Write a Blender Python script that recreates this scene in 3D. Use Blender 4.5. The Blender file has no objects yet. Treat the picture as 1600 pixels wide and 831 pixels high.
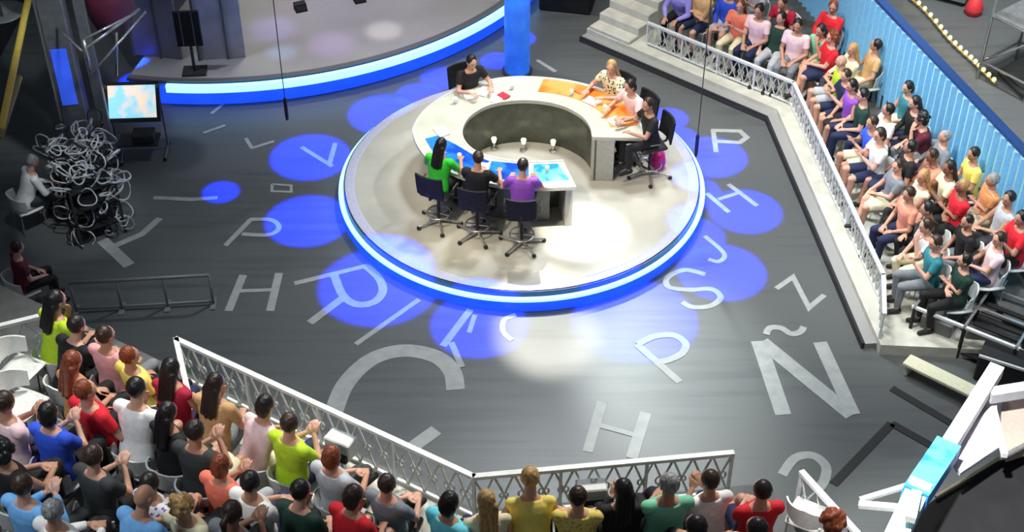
import bpy, math, random
from mathutils import Vector, Matrix, noise
R = math.radians
random.seed(7)
scene = bpy.context.scene
COL = scene.collection

# ------------------------------------------------------------------ camera
F, PITCH, CAM = 2265.0, R(39.5), Vector((-0.22, -20.8, 15.3))
cd = bpy.data.cameras.new('camera'); cd.sensor_width = 36; cd.lens = F / 1600 * 36
cd.clip_end = 200
cam = bpy.data.objects.new('camera', cd); COL.objects.link(cam)
cam.location = CAM; cam.rotation_euler = (math.pi / 2 - PITCH, 0, 0)
scene.camera = cam

def at(px, py, z=0.0):
    """real point at height z that lies on the sight line of a photo pixel"""
    x = (px - 800) / F; y = (py - 415.5) / F
    d = Vector((x, math.cos(PITCH) - y * math.sin(PITCH), -math.sin(PITCH) - y * math.cos(PITCH)))
    p = CAM + d * ((z - CAM.z) / d.z)
    return Vector((p.x, p.y, z))
def proj(p):
    d = Vector(p) - CAM
    f = d.y * math.cos(PITCH) - d.z * math.sin(PITCH)
    dn = -d.y * math.sin(PITCH) - d.z * math.cos(PITCH)
    return 800 + F * d.x / f, 415.5 + F * dn / f

# ------------------------------------------------------------------ world, light, exposure
scene.view_settings.view_transform = 'Standard'
scene.view_settings.look = 'None'
scene.view_settings.gamma = 1
scene.view_settings.use_curve_mapping = False
scene.view_settings.exposure = 0.0
w = bpy.data.worlds.new('studio_air'); scene.world = w; w.use_nodes = True
w.node_tree.nodes['Background'].inputs[0].default_value = (0.75, 0.85, 1, 1)
w.node_tree.nodes['Background'].inputs[1].default_value = 0.14

def aim(o, p, t):
    o.location = p
    o.rotation_euler = (Vector(t) - Vector(p)).to_track_quat('-Z', 'Y').to_euler()
def spot(p, t, power, ang, col=(1, 1, 1), blend=.5, size=.25):
    l = bpy.data.lights.new('spot_lamp', 'SPOT'); l.energy = power; l.color = col
    l.spot_size = R(ang); l.spot_blend = blend; l.shadow_soft_size = size
    o = bpy.data.objects.new('spot_lamp', l); COL.objects.link(o); aim(o, p, t); return o
def area(p, t, power, sx, sy, col=(1, 1, 1)):
    l = bpy.data.lights.new('soft_lamp', 'AREA'); l.energy = power; l.color = col
    l.shape = 'RECTANGLE'; l.size = sx; l.size_y = sy
    o = bpy.data.objects.new('soft_lamp', l); COL.objects.link(o); aim(o, p, t); return o
WARM = (1, .93, .8); COOL = (.88, .95, 1)
# stage wash
spot((1.5, 3, 13), (.6, -2.6, 0), 5400, 75, COOL, .9, .9)
spot((-3, -2, 13), (1.5, -1, 0), 2200, 60, WARM, .9, .9)
# desk and dais keys
spot((-3.5, -7, 11), (0.2, -.3, .8), 3300, 26, (1, .9, .72), .5, .25)
spot((5.5, 3.5, 11), (0.2, 0, .8), 2600, 26, COOL, .5, .25)
spot((2.0, -3.2, 9), (.95, -1.75, .35), 7500, 11, (1, .97, .88), .45, .1)
spot((-.5, 3, 11), (.35, -3.85, 0), 15000, 9, (1, .96, .82), .8, .1)
spot((1.2, 5.5, 9), (2.4, -4.6, 0), 9500, 17, (.92, 1, .98), 1, .3)
# the stands, plus lamps added for wall, crane, cables and set panels
spot((2.0, -6, 12), (6.2, -1.0, 1), 4600, 42, (1, .97, .92), .6, .8)
spot((.5, -1, 12), (4.6, 4.4, 1), 3800, 44, (1, .97, .92), .6, .8)
spot((7.5, -7, 11), (6.8, -3.5, 1), 1700, 50, COOL, .6, .8)
spot((-1.5, -4.5, 13), (-4.4, -8.6, 2.6), 5200, 42, (1, .97, .9), .7, .8)
spot((2.5, -4.0, 13), (1.2, -9.3, 2.6), 5200, 46, (1, .97, .92), .7, .8)
spot((-7, -13, 12), (-4, -8.5, 2.6), 1500, 50, COOL, .7, .8)
spot((8.5, 2, 10), (9.8, 4.0, 0), 6500, 60, (.95, .97, 1), .8, .8)
spot((1.5, 1.5, 8), (8.0, -1.8, 1.6), 2600, 50, (.85, .95, 1), .8, .6)  # added lamp, only brightens the blue wall
spot((1.5, -13, 13), at(1480, 700, 4.3), 13000, 22, (1, 1, 1), .7, .2)  # added lamp, whitens the camera crane and hood
spot((-4, -3, 9), (-7.9, 1.0, 3.2), 1600, 30, COOL, .8, .3)
spot((-5, -5, 11), at(115, 300, .8), 2200, 13, COOL, .9, .3)  # added small lamp, lifts the cable heap and seated crew
spot((-8.5, 1.5, 11), at(300, 60, 1.8), 1500, 24, (.8, .82, 1), .9, .3)  # added lamp, lightens the set panels on the raised stage
spot((-1.9, -6.2, 10), at(690, 395, .35), 1500, 11, (1, .9, .62), .8, .2)
spot((-3.5, 4, 9), at(440, 82, .5), 1500, 5, (.25, .5, 1), .8, .1)
spot((-3.5, 4, 9), at(425, 45, .5), 1500, 8, (.4, .3, 1), .9, .1)
spot((-2.5, 4, 9), at(520, 70, .5), 1500, 8, (.6, .3, 1), .9, .1)
spot((-1.5, 4, 9), at(600, 48, .5), 1800, 6, (1, .95, .9), .8, .1)
spot((-4.5, 6, 12), (-2.4, 6.0, .8), 3000, 52, (1, .95, .9), .7, .5)
spot((-6.5, 9, 10), (-3.5, 5.0, .8), 900, 22, (.45, .35, 1), .8, .3)
# blue petals cast on the floor around the dais
BLUE = (0, .025, 1)
for px, py, dpx, e in [(600, 178, 130, 1), (484, 245, 138, 1.1), (480, 345, 138, 1.2), (345, 300, 62, .8),
                       (590, 448, 185, 1), (748, 508, 145, 1.0), (993, 500, 185, 1.1), (1128, 425, 138, 1.1), (655, 150, 90, .7), (690, 122, 80, .7), (1085, 300, 90, .8), (1085, 370, 100, .8), (1060, 215, 70, .8),
                       (1165, 330, 120, 1), (1112, 245, 122, 1.1), (1045, 185, 70, .8), (812, 60, 60, 1.3),
                       (775, 95, 60, 1.0), (215, 128, 70, 1.2)]:
    c = at(px, py)
    rr = dpx / 2 / 90.0
    out = Vector((c.x, c.y, 0)).normalized()
    lp = Vector((c.x + out.x * 1.0, c.y + out.y * 1.0, 8.0))
    spot(lp, c, 38000 * e, 2 * math.degrees(math.atan(rr / 8.0)), BLUE, .30, .05)

# ------------------------------------------------------------------ materials
MATS = {}
def hexc(h):
    v = [int(h[i:i + 2], 16) / 255 for i in (0, 2, 4)]
    return tuple(x / 12.92 if x <= .04045 else ((x + .055) / 1.055) ** 2.4 for x in v) + (1,)
def mat(name, col, rough=.6, metal=0, emit=0, noise_amt=.08, scale=20, col2=None, kind='noise', spec=.5, stretch=None):
    if name in MATS: return MATS[name]
    m = bpy.data.materials.new(name); m.use_nodes = True; MATS[name] = m
    nt = m.node_tree; b = nt.nodes['Principled BSDF']
    c = hexc(col) if isinstance(col, str) else tuple(col) + (1,)
    b.inputs['Roughness'].default_value = rough; b.inputs['Metallic'].default_value = metal
    b.inputs['Specular IOR Level'].default_value = spec
    tc = nt.nodes.new('ShaderNodeTexCoord'); mp = nt.nodes.new('ShaderNodeMapping')
    if stretch: mp.inputs['Scale'].default_value = stretch
    nt.links.new(tc.outputs['Object'], mp.inputs[0])
    if kind == 'noise':
        t = nt.nodes.new('ShaderNodeTexNoise'); t.inputs['Scale'].default_value = scale; t.inputs['Detail'].default_value = 4; out = t.outputs[0]
    elif kind == 'spots':
        t = nt.nodes.new('ShaderNodeTexVoronoi'); t.inputs['Scale'].default_value = scale; out = t.outputs['Distance']
    else:
        t = nt.nodes.new('ShaderNodeTexWave'); t.inputs['Scale'].default_value = scale; t.bands_direction = 'Z'; out = t.outputs[0]
    nt.links.new(mp.outputs[0], t.inputs['Vector'])
    r = nt.nodes.new('ShaderNodeValToRGB')
    if col2:
        c2 = hexc(col2) if isinstance(col2, str) else tuple(col2) + (1,)
        a, z = (.38, .55) if kind != 'spots' else (.3, .42)
        r.color_ramp.elements[0].position = a; r.color_ramp.elements[1].position = z
        r.color_ramp.elements[0].color = c; r.color_ramp.elements[1].color = c2
    else:
        k = noise_amt
        r.color_ramp.elements[0].position = .3; r.color_ramp.elements[1].position = .7
        r.color_ramp.elements[0].color = tuple(x * (1 - k) for x in c[:3]) + (1,)
        r.color_ramp.elements[1].color = tuple(min(1, x * (1 + k)) for x in c[:3]) + (1,)
    nt.links.new(out, r.inputs[0]); nt.links.new(r.outputs[0], b.inputs['Base Color'])
    if emit:
        nt.links.new(r.outputs[0], b.inputs['Emission Color']); b.inputs['Emission Strength'].default_value = emit
    return m

# ------------------------------------------------------------------ mesh helpers
class MB:
    def __init__(s): s.v = []; s.f = []
    def add(s, vs, fs):
        n = len(s.v); s.v += [tuple(v) for v in vs]; s.f += [tuple(i + n for i in f) for f in fs]; return s
    def box(s, c, d, rz=0, M=None):
        x, y, z = d[0] / 2, d[1] / 2, d[2] / 2; c = Vector(c)
        m = M if M else Matrix.Rotation(rz, 3, 'Z')
        vs = [m @ Vector((i * x, j * y, k * z)) + c for i in (-1, 1) for j in (-1, 1) for k in (-1, 1)]
        return s.add(vs, [(0, 1, 3, 2), (4, 6, 7, 5), (0, 4, 5, 1), (2, 3, 7, 6), (0, 2, 6, 4), (1, 5, 7, 3)])
    def bevbox(s, c, d, rz=0, b=.012):
        """box with chamfered upright edges and chamfered top"""
        x, y = d[0] / 2, d[1] / 2; c = Vector(c); m = Matrix.Rotation(rz, 3, 'Z')
        def ring(xx, yy, zz):
            q = [(xx, yy - b), (xx - b, yy), (-xx + b, yy), (-xx, yy - b), (-xx, -yy + b), (-xx + b, -yy), (xx - b, -yy), (xx, -yy + b)]
            return [m @ Vector((a, e, zz)) + c for a, e in q]
        h = d[2] / 2
        return s.loft([ring(x - b, y - b, -h), ring(x, y, -h + b), ring(x, y, h - b), ring(x - b, y - b, h)])
    def loft(s, rings, caps=True, closed=False):
        n = len(rings[0]); vs = [p for r in rings for p in r]; fs = []
        m = len(rings)
        for i in range(m if closed else m - 1):
            for j in range(n):
                a = i * n + j; b = i * n + (j + 1) % n; i2 = (i + 1) % m
                fs.append((a, b, i2 * n + (j + 1) % n, i2 * n + j))
        if caps and not closed:
            fs.append(tuple(range(n - 1, -1, -1))); fs.append(tuple((m - 1) * n + j for j in range(n)))
        return s.add(vs, fs)
    def path(s, pts, r, n=8, r1=None):
        pts = [Vector(p) for p in pts]; rings = []; m = len(pts)
        ref = None
        for i, p in enumerate(pts):
            t = (pts[min(i + 1, m - 1)] - pts[max(i - 1, 0)]).normalized()
            if ref is None: ref = Vector((0, 0, 1)) if abs(t.z) < .9 else Vector((1, 0, 0))
            a = t.cross(ref).normalized(); b = t.cross(a); ref = -b if False else ref
            rr = r if r1 is None else r + (r1 - r) * i / (m - 1)
            rings.append([p + a * math.cos(2 * math.pi * k / n) * rr + b * math.sin(2 * math.pi * k / n) * rr for k in range(n)])
        return s.loft(rings)
    def capsule(s, p0, p1, r0, r1, n=12, flat=False):
        p0 = Vector(p0); p1 = Vector(p1); t = (p1 - p0).normalized()
        ref = Vector((0, 0, 1)) if abs(t.z) < .9 else Vector((1, 0, 0))
        a = t.cross(ref).normalized(); b = t.cross(a); rings = []
        def ring(c, r): rings.append([c + a * math.cos(2 * math.pi * k / n) * r + b * math.sin(2 * math.pi * k / n) * r for k in range(n)])
        if not flat:
            for q in (80, 55, 28): ring(p0 - t * r0 * math.sin(R(q)), r0 * math.cos(R(q)))
        ring(p0, r0); ring(p1, r1)
        if not flat:
            for q in (28, 55, 80): ring(p1 + t * r1 * math.sin(R(q)), r1 * math.cos(R(q)))
        return s.loft(rings)
    def ell(s, c, d, M=None, nu=16, nv=10):
        c = Vector(c); M = M or Matrix.Identity(3); rings = []
        for i in range(nv + 1):
            th = math.pi * (i + .02) / (nv + .04); 
            rings.append([c + M @ Vector((d[0] * math.sin(th) * math.cos(2 * math.pi * k / nu), d[1] * math.sin(th) * math.sin(2 * math.pi * k / nu), d[2] * math.cos(th))) for k in range(nu)])
        return s.loft(rings[::-1])
    def prism(s, poly, z0, z1):
        a = sum(poly[i][0] * poly[(i + 1) % len(poly)][1] - poly[(i + 1) % len(poly)][0] * poly[i][1] for i in range(len(poly)))
        if a < 0: poly = poly[::-1]
        return s.loft([[Vector((p[0], p[1], z0)) for p in poly], [Vector((p[0], p[1], z1)) for p in poly]])
    def ribbon(s, pts, wd, z0, z1, side=0):
        """upright-edged band of width wd along a 2D line; side 0 centred, 1 to the left, -1 right"""
        l, r = [], []
        o0, o1 = {0: (.5, -.5), 1: (1, 0), -1: (0, -1)}[side]
        L = offset(pts, wd * o0); Q = offset(pts, wd * o1)
        rings = [[Vector((a[0], a[1], z0)), Vector((b[0], b[1], z0)), Vector((b[0], b[1], z1)), Vector((a[0], a[1], z1))] for a, b in zip(L, Q)]
        return s.loft(rings)
    def lathe(s, prof, c=(0, 0, 0), n=64):
        c = Vector(c)
        if min(prof[0][0], prof[-1][0]) >= .06: prof = list(prof) + [prof[0]]
        rings = [[c + Vector((r * math.cos(2 * math.pi * k / n), r * math.sin(2 * math.pi * k / n), z)) for k in range(n)] for r, z in prof]
        return s.loft(rings, caps=min(prof[0][0], prof[-1][0]) < .06)
    def mesh(s, name, m=None, smooth=False):
        me = bpy.data.meshes.new(name); me.from_pydata(s.v, [], s.f); me.update()
        if m: me.materials.append(m)
        if smooth: me.polygons.foreach_set('use_smooth', [True] * len(me.polygons))
        return me
    def build(s, name, m, parent=None, smooth=False, label=None):
        o = bpy.data.objects.new(name, s.mesh(name, m, smooth)); COL.objects.link(o)
        if parent: o.parent = parent
        if label: o['label'] = label
        return o
def offset(pts, d):
    """offset a 2D polyline to its left by d, mitred"""
    P = [Vector((p[0], p[1])) for p in pts]; out = []
    for i in range(len(P)):
        ns = []
        if i > 0: t = (P[i] - P[i - 1]).normalized(); ns.append(Vector((-t.y, t.x)))
        if i < len(P) - 1: t = (P[i + 1] - P[i]).normalized(); ns.append(Vector((-t.y, t.x)))
        if len(ns) == 2:
            m = ns[0] + ns[1]; m = m.normalized() if m.length > 1e-6 else ns[0]; k = d / max(.35, m.dot(ns[0])); out.append(P[i] + m * k)
        else: out.append(P[i] + ns[0] * d)
    return out
def smooth_line(pts, n=6, closed=False):
    """Catmull-Rom through the points"""
    P = [Vector(p) for p in pts]; m = len(P); out = []
    for i in range(m if closed else m - 1):
        if closed: a, b, c, d = P[(i - 1) % m], P[i], P[(i + 1) % m], P[(i + 2) % m]
        else: a, b, c, d = P[max(i - 1, 0)], P[i], P[i + 1], P[min(i + 2, m - 1)]
        for k in range(n):
            t = k / n
            out.append(.5 * ((2 * b) + (c - a) * t + (2 * a - 5 * b + 4 * c - d) * t * t + (3 * b - a - 3 * c + d) * t ** 3))
    if not closed: out.append(P[-1])
    return out
def tag(o, label, cat, group=None, kind=None):
    o['label'] = label; o['category'] = cat
    if group: o['group'] = group
    if kind: o['kind'] = kind
    return o
def thing(name, label, cat, loc=(0, 0, 0), rz=0, group=None):
    o = bpy.data.objects.new(name, None); COL.objects.link(o); o.empty_display_size = .2
    o.location = loc; o.rotation_euler = (0, 0, rz); return tag(o, label, cat, group)
def struct(o, label=None):
    o['kind'] = 'structure'
    if label: o['label'] = label
    return o
def P2(l, z=0): return [at(a, b, z).xy for a, b in l]

# ------------------------------------------------------------------ palette of set materials
def floor_mat():
    m = bpy.data.materials.new('dark_studio_floor'); m.use_nodes = True; nt = m.node_tree; b = nt.nodes['Principled BSDF']
    tc = nt.nodes.new('ShaderNodeTexCoord'); mp = nt.nodes.new('ShaderNodeMapping'); mp.inputs['Scale'].default_value = (.25, 3.5, 1)
    mp.inputs['Rotation'].default_value = (0, 0, R(-4))
    n1 = nt.nodes.new('ShaderNodeTexNoise'); n1.inputs['Scale'].default_value = 1.6; n1.inputs['Detail'].default_value = 8
    n2 = nt.nodes.new('ShaderNodeTexNoise'); n2.inputs['Scale'].default_value = .35; n2.inputs['Detail'].default_value = 3
    nt.links.new(tc.outputs['Object'], mp.inputs[0]); nt.links.new(mp.outputs[0], n1.inputs['Vector']); nt.links.new(tc.outputs['Object'], n2.inputs['Vector'])
    mx = nt.nodes.new('ShaderNodeMath'); mx.operation = 'ADD'; nt.links.new(n1.outputs[0], mx.inputs[0]); nt.links.new(n2.outputs[0], mx.inputs[1])
    r = nt.nodes.new('ShaderNodeValToRGB'); r.color_ramp.elements[0].position = .8; r.color_ramp.elements[1].position = 1.2
    r.color_ramp.elements[0].color = (.078, .085, .085, 1); r.color_ramp.elements[1].color = (.10, .108, .106, 1)
    dv = nt.nodes.new('ShaderNodeMath'); dv.operation = 'MULTIPLY'; dv.inputs[1].default_value = 1.0
    nt.links.new(mx.outputs[0], dv.inputs[0]); nt.links.new(dv.outputs[0], r.inputs[0]); nt.links.new(r.outputs[0], b.inputs['Base Color'])
    b.inputs['Roughness'].default_value = .42
    return m
M_floor = floor_mat()
M_letter = mat('letter_grey', (.34, .36, .35), .55, scale=6, noise_amt=.12)
M_white = mat('white_paint', (.72, .73, .70), .45)
M_rail = mat('white_rail', (.70, .72, .70), .35, scale=9, noise_amt=.1)
M_lattice = mat('lattice_metal', (.5, .52, .48), .4, scale=7, noise_amt=.25)
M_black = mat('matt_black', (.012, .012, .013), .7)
M_drape = mat('black_drape', (.006, .006, .007), .9, noise_amt=.4, scale=3)
M_dark = mat('dark_metal', (.05, .052, .055), .4, .3)
M_grey = mat('grey_metal', (.16, .17, .17), .45, .2, noise_amt=.2, scale=6)
M_chrome = mat('bright_metal', (.6, .6, .58), .25, .8)
M_dais = mat('pale_dais', (.48, .46, .40), .30, noise_amt=.14, scale=1.3)
M_cream = mat('cream_deck', (.55, .54, .46), .6, noise_amt=.14, scale=4)
M_grate = mat('grating', (.30, .30, .29), .5, kind='wave', scale=9, col2=(.16, .16, .16))
M_led = mat('led_tube', (.35, .85, 1), .4, emit=1.6, noise_amt=.02)
M_ledblue = mat('led_blue_skirt', (.01, .07, 1), .4, emit=1.1, noise_amt=.12, scale=3)
M_tier = mat('stand_tier', (.10, .105, .10), .7, noise_amt=.25, scale=4)
M_wallblue = mat('pale_blue_panel', (.50, .85, 1), .35, noise_amt=.15, scale=2)
M_bluetrim = mat('navy_trim', (.02, .06, .2), .4)
M_desk = mat('cream_desk_top', (.56, .57, .48), .25, noise_amt=.10, scale=2)
M_deskwall = mat('dark_desk_wall', (.10, .105, .085), .28, .4, noise_amt=.25, scale=5)
M_glass = mat('screen_black', (.02, .02, .025), .15)

# ------------------------------------------------------------------ floor with letters
fl = struct(MB().box((0, 0, -.1), (44, 40, .2)).build('floor', M_floor), 'dark grey studio floor with streaks')
def letter(ch, strokes, extra=''):
    mb = MB()
    for si, (wd, pts, *cv) in enumerate(strokes):
        q = P2(pts); q = smooth_line([Vector((a.x, a.y, 0)) for a in q], 6) if cv else q
        mb.ribbon([(a[0], a[1]) for a in q], wd, .0, .006 + .0015 * si)
    return mb.build('letter', M_letter, fl, label=('pale grey letter %s laid on the floor %s' % (ch, extra)).strip())
letter('Ñ', [(.24, [(1185, 533), (1224, 648)]), (.25, [(1190, 534), (1331, 649)]), (.22, [(1281, 535), (1333, 648)]),
             (.11, [(1197, 523), (1203, 513), (1220, 513), (1236, 522), (1250, 519), (1256, 511)], 1)], 'at the right')
letter('P', [(.12, [(995, 538), (1062, 597)]), (.12, [(997, 538), (1022, 526), (1052, 524), (1071, 537), (1066, 552), (1046, 562), (1030, 566)], 1)], 'in the blue petal edge')
letter('H', [(.15, [(941, 628), (918, 706)]), (.17, [(1009, 645), (987, 716)]), (.09, [(938, 665), (1000, 682)])], 'near the front rail')
letter('P', [(.14, [(1222, 742), (1242, 716), (1270, 712), (1290, 728), (1288, 750), (1275, 768)], 1)], 'beside the short rail')
letter('C', [(.28, [(521, 645), (540, 600), (580, 562), (630, 548), (680, 557), (706, 580), (712, 609)], 1), (.22, [(640, 702), (682, 672)])], 'behind the front rail')
letter('Z', [(.09, [(1213, 451), (1239, 433), (1264, 481), (1288, 461)])], 'near the right deck')
letter('S', [(.10, [(1102, 429), (1070, 422), (1043, 434), (1046, 449), (1080, 453), (1112, 452), (1126, 465), (1110, 478), (1082, 480), (1066, 472)], 1)], 'beside the dais')
letter('J', [(.08, [(1101, 369), (1126, 390), (1132, 401), (1122, 409), (1107, 405)], 1)], 'right of the dais')
letter('H', [(.09, [(1104, 302), (1139, 332)]), (.09, [(1138, 288), (1183, 322)]), (.08, [(1122, 312), (1159, 300)])], 'right of the dais')
letter('P', [(.09, [(1114, 202), (1119, 238)]), (.10, [(1113, 204), (1156, 205), (1167, 215), (1156, 223), (1118, 221)])], 'far right of the dais')
letter('R', [(.10, [(460, 443), (575, 415)]), (.14, [(572, 416), (592, 435), (598, 455), (585, 472), (558, 476), (536, 462), (522, 430)], 1), (.14, [(537, 465), (484, 505)])], 'left of the front of the dais')
letter('H', [(.13, [(380, 430), (357, 486)]), (.13, [(436, 427), (422, 486)]), (.08, [(372, 455), (430, 453)])], 'beside the low barrier')
letter('P', [(.09, [(352, 384), (392, 343)]), (.09, [(390, 343), (424, 344), (436, 356), (420, 367), (378, 366)], 1)], 'left of the dais')
letter('V', [(.09, [(471, 230), (519, 260)]), (.09, [(514, 259), (524, 224)])], 'in the far left petal')
letter('L', [(.20, [(160, 375), (202, 415)]), (.12, [(180, 384), (222, 366), (250, 341)])], 'at the far left')
letter('K', [(.12, [(692, 541), (735, 484)]), (.10, [(705, 535), (722, 574)])], 'in the shade below the dais')
letter('I', [(.09, [(556, 538), (655, 468)])], 'in the shade below the dais')
letter('C', [(.09, [(806, 492), (788, 500), (786, 518), (800, 532)], 1)], 'under the front edge of the dais')
letter('I', [(.08, [(742, 492), (733, 520)])], 'under the front edge of the dais')
letter('L', [(.07, [(384, 216), (394, 232)]), (.07, [(393, 232), (428, 221)])], 'on the far left floor')
letter('O', [(.05, [(425, 288), (455, 290), (455, 300), (425, 299), (425, 288)])], 'small, left of the dais')
letter('L', [(.08, [(839, 94), (868, 112)])], 'behind the desk')
letter('V', [(.07, [(330, 178), (352, 160)]), (.07, [(318, 208), (352, 196)])], 'below the raised stage')
letter('I', [(.10, [(240, 309), (300, 312), (340, 309)])], 'far left, standing in for a light reflection')  # pale stroke puts a light reflection on the floor into the colour
for l in [[(885, 470), (888, 740)], [(1010, 470), (1100, 700)]]:
    pass
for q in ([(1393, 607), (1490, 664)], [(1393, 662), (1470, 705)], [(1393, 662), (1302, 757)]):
    MB().ribbon(P2(q), .13, 0, .012).build('floor_strip', M_black, fl, label='black strip on the floor')  # thin black strips laid over the floor

# ------------------------------------------------------------------ round dais
dc = Vector((-.05, -.18)); RD = 3.08
da = thing('round_dais', 'low round pale platform with glowing blue and cyan rim under the desk', 'platform', (dc.x, dc.y, 0))
MB().lathe([(.02, .0), (RD - .06, 0), (RD - .06, .30), (RD, .31), (RD, .345), (RD - .015, .35), (RD - .2, .351), (.02, .351)], n=128).build('deck', M_dais, da)
MB().lathe([(RD - .16, .351), (RD - .12, .357), (RD - .03, .357), (RD + .01, .351)], n=128).build('edge_ring', mat('lavender_edge', (.52, .52, .66), .2), da)
MB().lathe([(RD + .005, .24), (RD + .035, .24), (RD + .035, .335), (RD + .005, .335)], n=128).build('dark_rim_band', M_bluetrim, da)  # solid navy band below the deck lip
def torus(r, z, rr, n=128, k=10, a0=0, a1=2 * math.pi, c=(0, 0)):
    mb = MB(); full = abs(a1 - a0 - 2 * math.pi) < 1e-6; m = n if full else n + 1
    rings = []
    for i in range(m):
        a = a0 + (a1 - a0) * i / n
        rings.append([Vector((c[0] + (r + rr * math.cos(2 * math.pi * j / k)) * math.cos(a), c[1] + (r + rr * math.cos(2 * math.pi * j / k)) * math.sin(a), z + rr * math.sin(2 * math.pi * j / k))) for j in range(k)])
    return mb.loft(rings, closed=full)
torus(RD + .085, .215, .045).build('light_tube', M_led, da, True)
MB().lathe([(RD + .0, .0), (RD + .12, 0), (RD + .10, .17), (RD + .0, .17)], n=128).build('blue_skirt', M_ledblue, da)

# ------------------------------------------------------------------ desk
ZT = 1.27
outer = [(1005, 216), (1002, 193), (985, 165), (950, 143), (900, 128), (850, 121), (800, 120), (750, 128), (700, 146), (665, 170),
         (648, 193), (645, 210), (660, 240), (690, 263), (740, 282), (800, 292), (850, 294), (900, 292)]
inner = [(925, 214), (921, 197), (905, 179), (870, 163), (820, 157), (770, 163), (737, 180), (723, 202), (728, 222), (748, 238), (785, 248), (830, 252), (880, 250)]
V3 = lambda l: [Vector((a.x, a.y, 0)) for a in P2(l, ZT)]
O = [p.xy for p in smooth_line(V3(outer), 5)]; I = [p.xy for p in smooth_line(V3(inner), 5)]
dk = thing('round_desk', 'large ring-shaped cream desk on the dais, open at the right front', 'desk', (0, -.1, .351))
def dl(mb, name, m, sm=False, parent=None, label=None):
    mb.v = [(a, b + .1, c - .351) for a, b, c in mb.v]; return mb.build(name, m, parent or dk, sm, label)
poly = O + I[::-1]
top = MB(); n = len(poly)
# slab as paired strips between outer and inner lines
def resample(l, k):
    ds = [0]
    for a, b in zip(l, l[1:]): ds.append(ds[-1] + (b - a).length)
    out = []
    for i in range(k):
        t = ds[-1] * i / (k - 1); j = max(q for q in range(len(ds)) if ds[q] <= t + 1e-9); j = min(j, len(l) - 2)
        out.append(l[j].lerp(l[j + 1], (t - ds[j]) / (ds[j + 1] - ds[j])))
    return out
N = 72; Or = resample(O, N); Ir = resample(I, N)
def strip(A, B, z0, z1):
    return MB().loft([[Vector((a.x, a.y, z0)), Vector((b.x, b.y, z0)), Vector((b.x, b.y, z1)), Vector((a.x, a.y, z1))] for a, b in zip(A, B)])
dl(strip(Or, Ir, ZT - .06, ZT), 'desk_top', M_desk)
lerp2 = lambda t: [a.lerp(b, t) for a, b in zip(Or, Ir)]
A_, B_ = lerp2(.90), lerp2(.94)
dl(strip(A_, B_, .353, ZT - .06), 'inner_wall', M_deskwall)
dl(strip(lerp2(.42)[10:-3], lerp2(.45)[10:-3], .353, ZT - .06), 'modesty_panel', M_grey)
dl(strip([I[0], I[0].lerp(O[0], .45)], [I[1], I[1].lerp(O[1], .45)], .353, ZT - .06), 'end_panel', mat('pale_panel', (.42, .43, .40), .35))
e0, e1 = Or[-1].lerp(Ir[-1], .2), Or[-1].lerp(Ir[-1], .88); s0, s1 = Or[-2].lerp(Ir[-2], .2), Or[-2].lerp(Ir[-2], .88)
dl(strip([e0, e1], [s0, s1], .353, ZT - .06), 'end_panel', mat('pale_panel', (.42, .43, .40), .35))
dl(strip(lerp2(.0), lerp2(.035), ZT, ZT + .012), 'edge_band', M_white)
dl(strip(lerp2(.955), lerp2(1.0), ZT, ZT + .012), 'edge_band', M_white)
M_or = mat('orange_inlay', (.85, .20, .02), .3, emit=.08, noise_amt=.0, kind='noise', scale=2.2, col2=(.8, .36, .10))
i0, i1 = 3, 22
dl(strip([Or[i].lerp(Ir[i], .07) for i in range(i0, i1)], [Or[i].lerp(Ir[i], .62) for i in range(i0, i1)], ZT, ZT + .006), 'inlay', M_or, label='orange lit desk inlay')
M_bl = mat('blue_inlay', (.005, .06, .45), .25, emit=.35, scale=2.5, col2=(.02, .20, .62))
M_cy = mat('cyan_inlay', (.02, .26, .55), .25, emit=.4, scale=5, col2=(.16, .55, .65))
def inlay(pts, m, lab): dl(MB().prism([tuple(p) for p in P2(pts, ZT)], ZT, ZT + .006), 'inlay', m, label=lab)
inlay([(664, 217), (684, 212), (712, 226), (741, 243), (765, 252), (745, 268), (705, 258), (678, 240)], M_bl, 'deep blue screen inlay in the desk')
inlay([(768, 252), (800, 255), (826, 257), (826, 284), (790, 281), (762, 272)], M_bl, 'deep blue screen inlay in the desk')
inlay([(834, 257), (871, 256), (890, 281), (832, 285)], M_cy, 'cyan screen inlay at the desk end')
# small lamps standing at the foot of the inner wall
for k, (px, py) in enumerate([(772, 232), (818, 234), (864, 236)]):
    p = at(px, py, .36)
    t = thing('uplighter', 'small pale floor lamp inside the desk ring, %s' % ['left one of three', 'middle one of three', 'right one of three'][k], 'lamp', (p.x, p.y, .352), 0, 'lamps inside the desk ring')
    MB().lathe([(.01, 0), (.07, 0), (.07, .02), (.02, .03), (.02, .14)], n=16).build('stand', M_chrome, t)
    MB().lathe([(.03, .14), (.05, .22), (.045, .24), (.01, .24)], n=16).build('shade', mat('lamp_glow', (1, .95, .7), .4, emit=1.2), t, True)
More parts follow.
